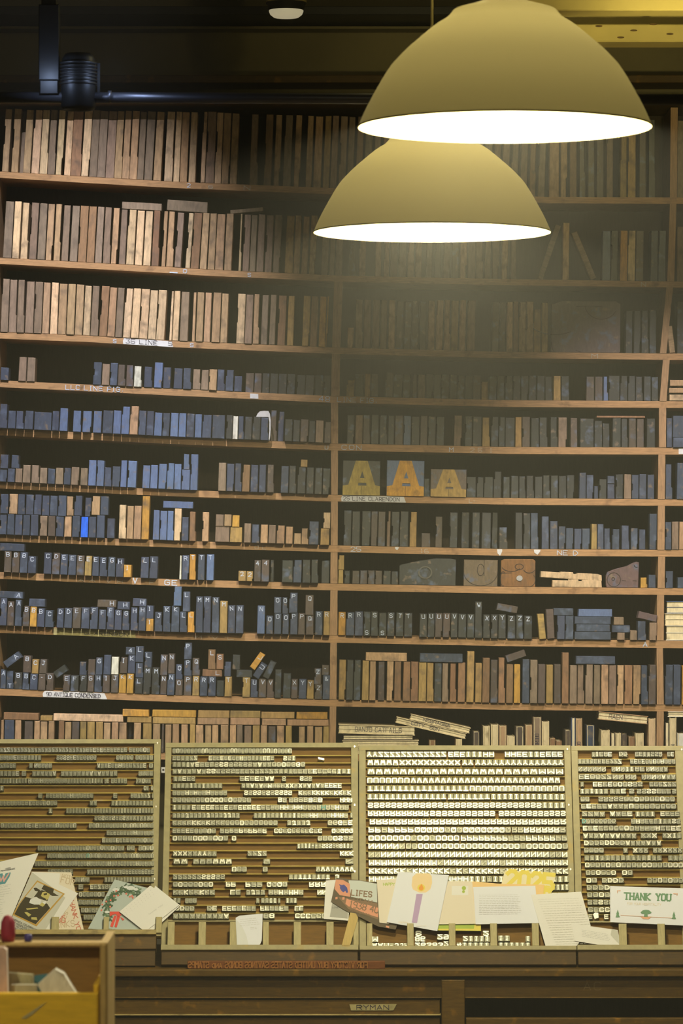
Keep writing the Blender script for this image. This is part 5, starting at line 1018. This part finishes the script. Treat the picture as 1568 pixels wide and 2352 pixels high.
# ------------------------------------------------------------------ light
def spot(name, loc, tgt, power, col, size, blend=.5, rad=.02):
    l = bpy.data.lights.new(name, 'SPOT'); l.energy = power; l.color = col; l.spot_size = radians(size); l.spot_blend = blend; l.shadow_soft_size = rad
    o = bpy.data.objects.new(name, l); C.objects.link(o); o.location = loc
    from mathutils import Vector
    o.rotation_euler = (Vector(tgt) - Vector(loc)).to_track_quat('-Z', 'Y').to_euler(); return o
p = W(120, -1500, -2.2); spot('track_spot_left', p, W(130, 980, 0), 840, (1.0, .965, .95), 30, .85, .012)
p = W(1640, 115, -1.1); spot('track_spot_right', p, W(1500, 1400, 0), 150, (1.0, .91, .82), 52, .9, .012)
p = W(1750, 330, -2.2); spot('board_fill_spot', p, W(1560, 30, -.9), 55, (1.0, .85, .35), 60, .9, .05)  # added unseen spot that brightens the yellow boards
def bulb(name, loc, power, col, rad=.05):
    l = bpy.data.lights.new(name, 'POINT'); l.energy = power; l.color = col; l.shadow_soft_size = rad
    o = bpy.data.objects.new(name, l); C.objects.link(o); o.location = loc
bulb('upper_fill_light', W(1120, -330, -2.3), 9, (1.0, .84, .34))  # added unseen fill for upper wall, can housing and shade tops
p = (-1.1, -7.2, 3.1); spot('bin_fill_spot', p, W(100, 2300, YB), 130, (1.0, .88, .55), 60, .8, .06)  # added unseen spot that brightens the front of the bin
bulb('pipe_glint_light', W(262, 165, -2.66), .5, (.5, .65, 1.0), .01); bulb('pipe_glint_light', W(108, 170, -2.68), .5, (.5, .65, 1.0), .01)  # two added points that put a bluish streak on the pipe
l = bpy.data.lights.new('fill_area', 'AREA'); l.energy = 17; l.color = (1.0, .86, .55); l.size = 3.0  # added unseen area fill for shelves and lamp shades
o = bpy.data.objects.new('fill_area', l); C.objects.link(o); o.location = (0, -9.5, 4.4); o.rotation_euler = (radians(20), 0, 0)
w = bpy.data.worlds.new('ambient_glare'); SC.world = w; w.use_nodes = True
bg = w.node_tree.nodes['Background']; bg.inputs['Color'].default_value = (.55, .50, .30, 1); bg.inputs['Strength'].default_value = .035

# even scattering volume, added to imitate lens glare round the lamps
nt = w.node_tree; vs = nt.nodes.new('ShaderNodeVolumeScatter'); vs.inputs['Density'].default_value = .0078; vs.inputs['Anisotropy'].default_value = .35; vs.inputs['Color'].default_value = (1, .98, .85, 1)
nt.links.new(vs.outputs[0], nt.nodes['World Output'].inputs['Volume'])

# ------------------------------------------------------------------ camera and view
cam = bpy.data.cameras.new('camera'); co = bpy.data.objects.new('camera', cam); C.objects.link(co)
co.location = (0, -D, CZ); co.rotation_euler = (pi / 2 + PIT, 0, 0)
cam.sensor_fit = 'VERTICAL'; cam.sensor_height = 36; cam.sensor_width = 24; cam.lens = F / 2352 * 36
cam.clip_start = .1; cam.clip_end = 60
cam.dof.use_dof = True; cam.dof.focus_distance = 11.15; cam.dof.aperture_fstop = cam.lens / 1000 / .012
SC.camera = co
SC.view_settings.view_transform = 'Standard'; SC.view_settings.look = 'None'; SC.view_settings.gamma = 1.0; SC.view_settings.use_curve_mapping = False
SC.view_settings.exposure = 0.0
SC.cycles.use_denoising = True
w.cycles.homogeneous_volume = True
SC.cycles.use_adaptive_sampling = True; SC.cycles.adaptive_threshold = .06; SC.cycles.use_light_tree = False
SC.cycles.max_bounces = 5; SC.cycles.diffuse_bounces = 3; SC.cycles.volume_bounces = 0; SC.cycles.sample_clamp_indirect = 4
for l_, os_ in LABELS.items():
    if len(os_) > 1: print('SAME LABEL', l_, os_)
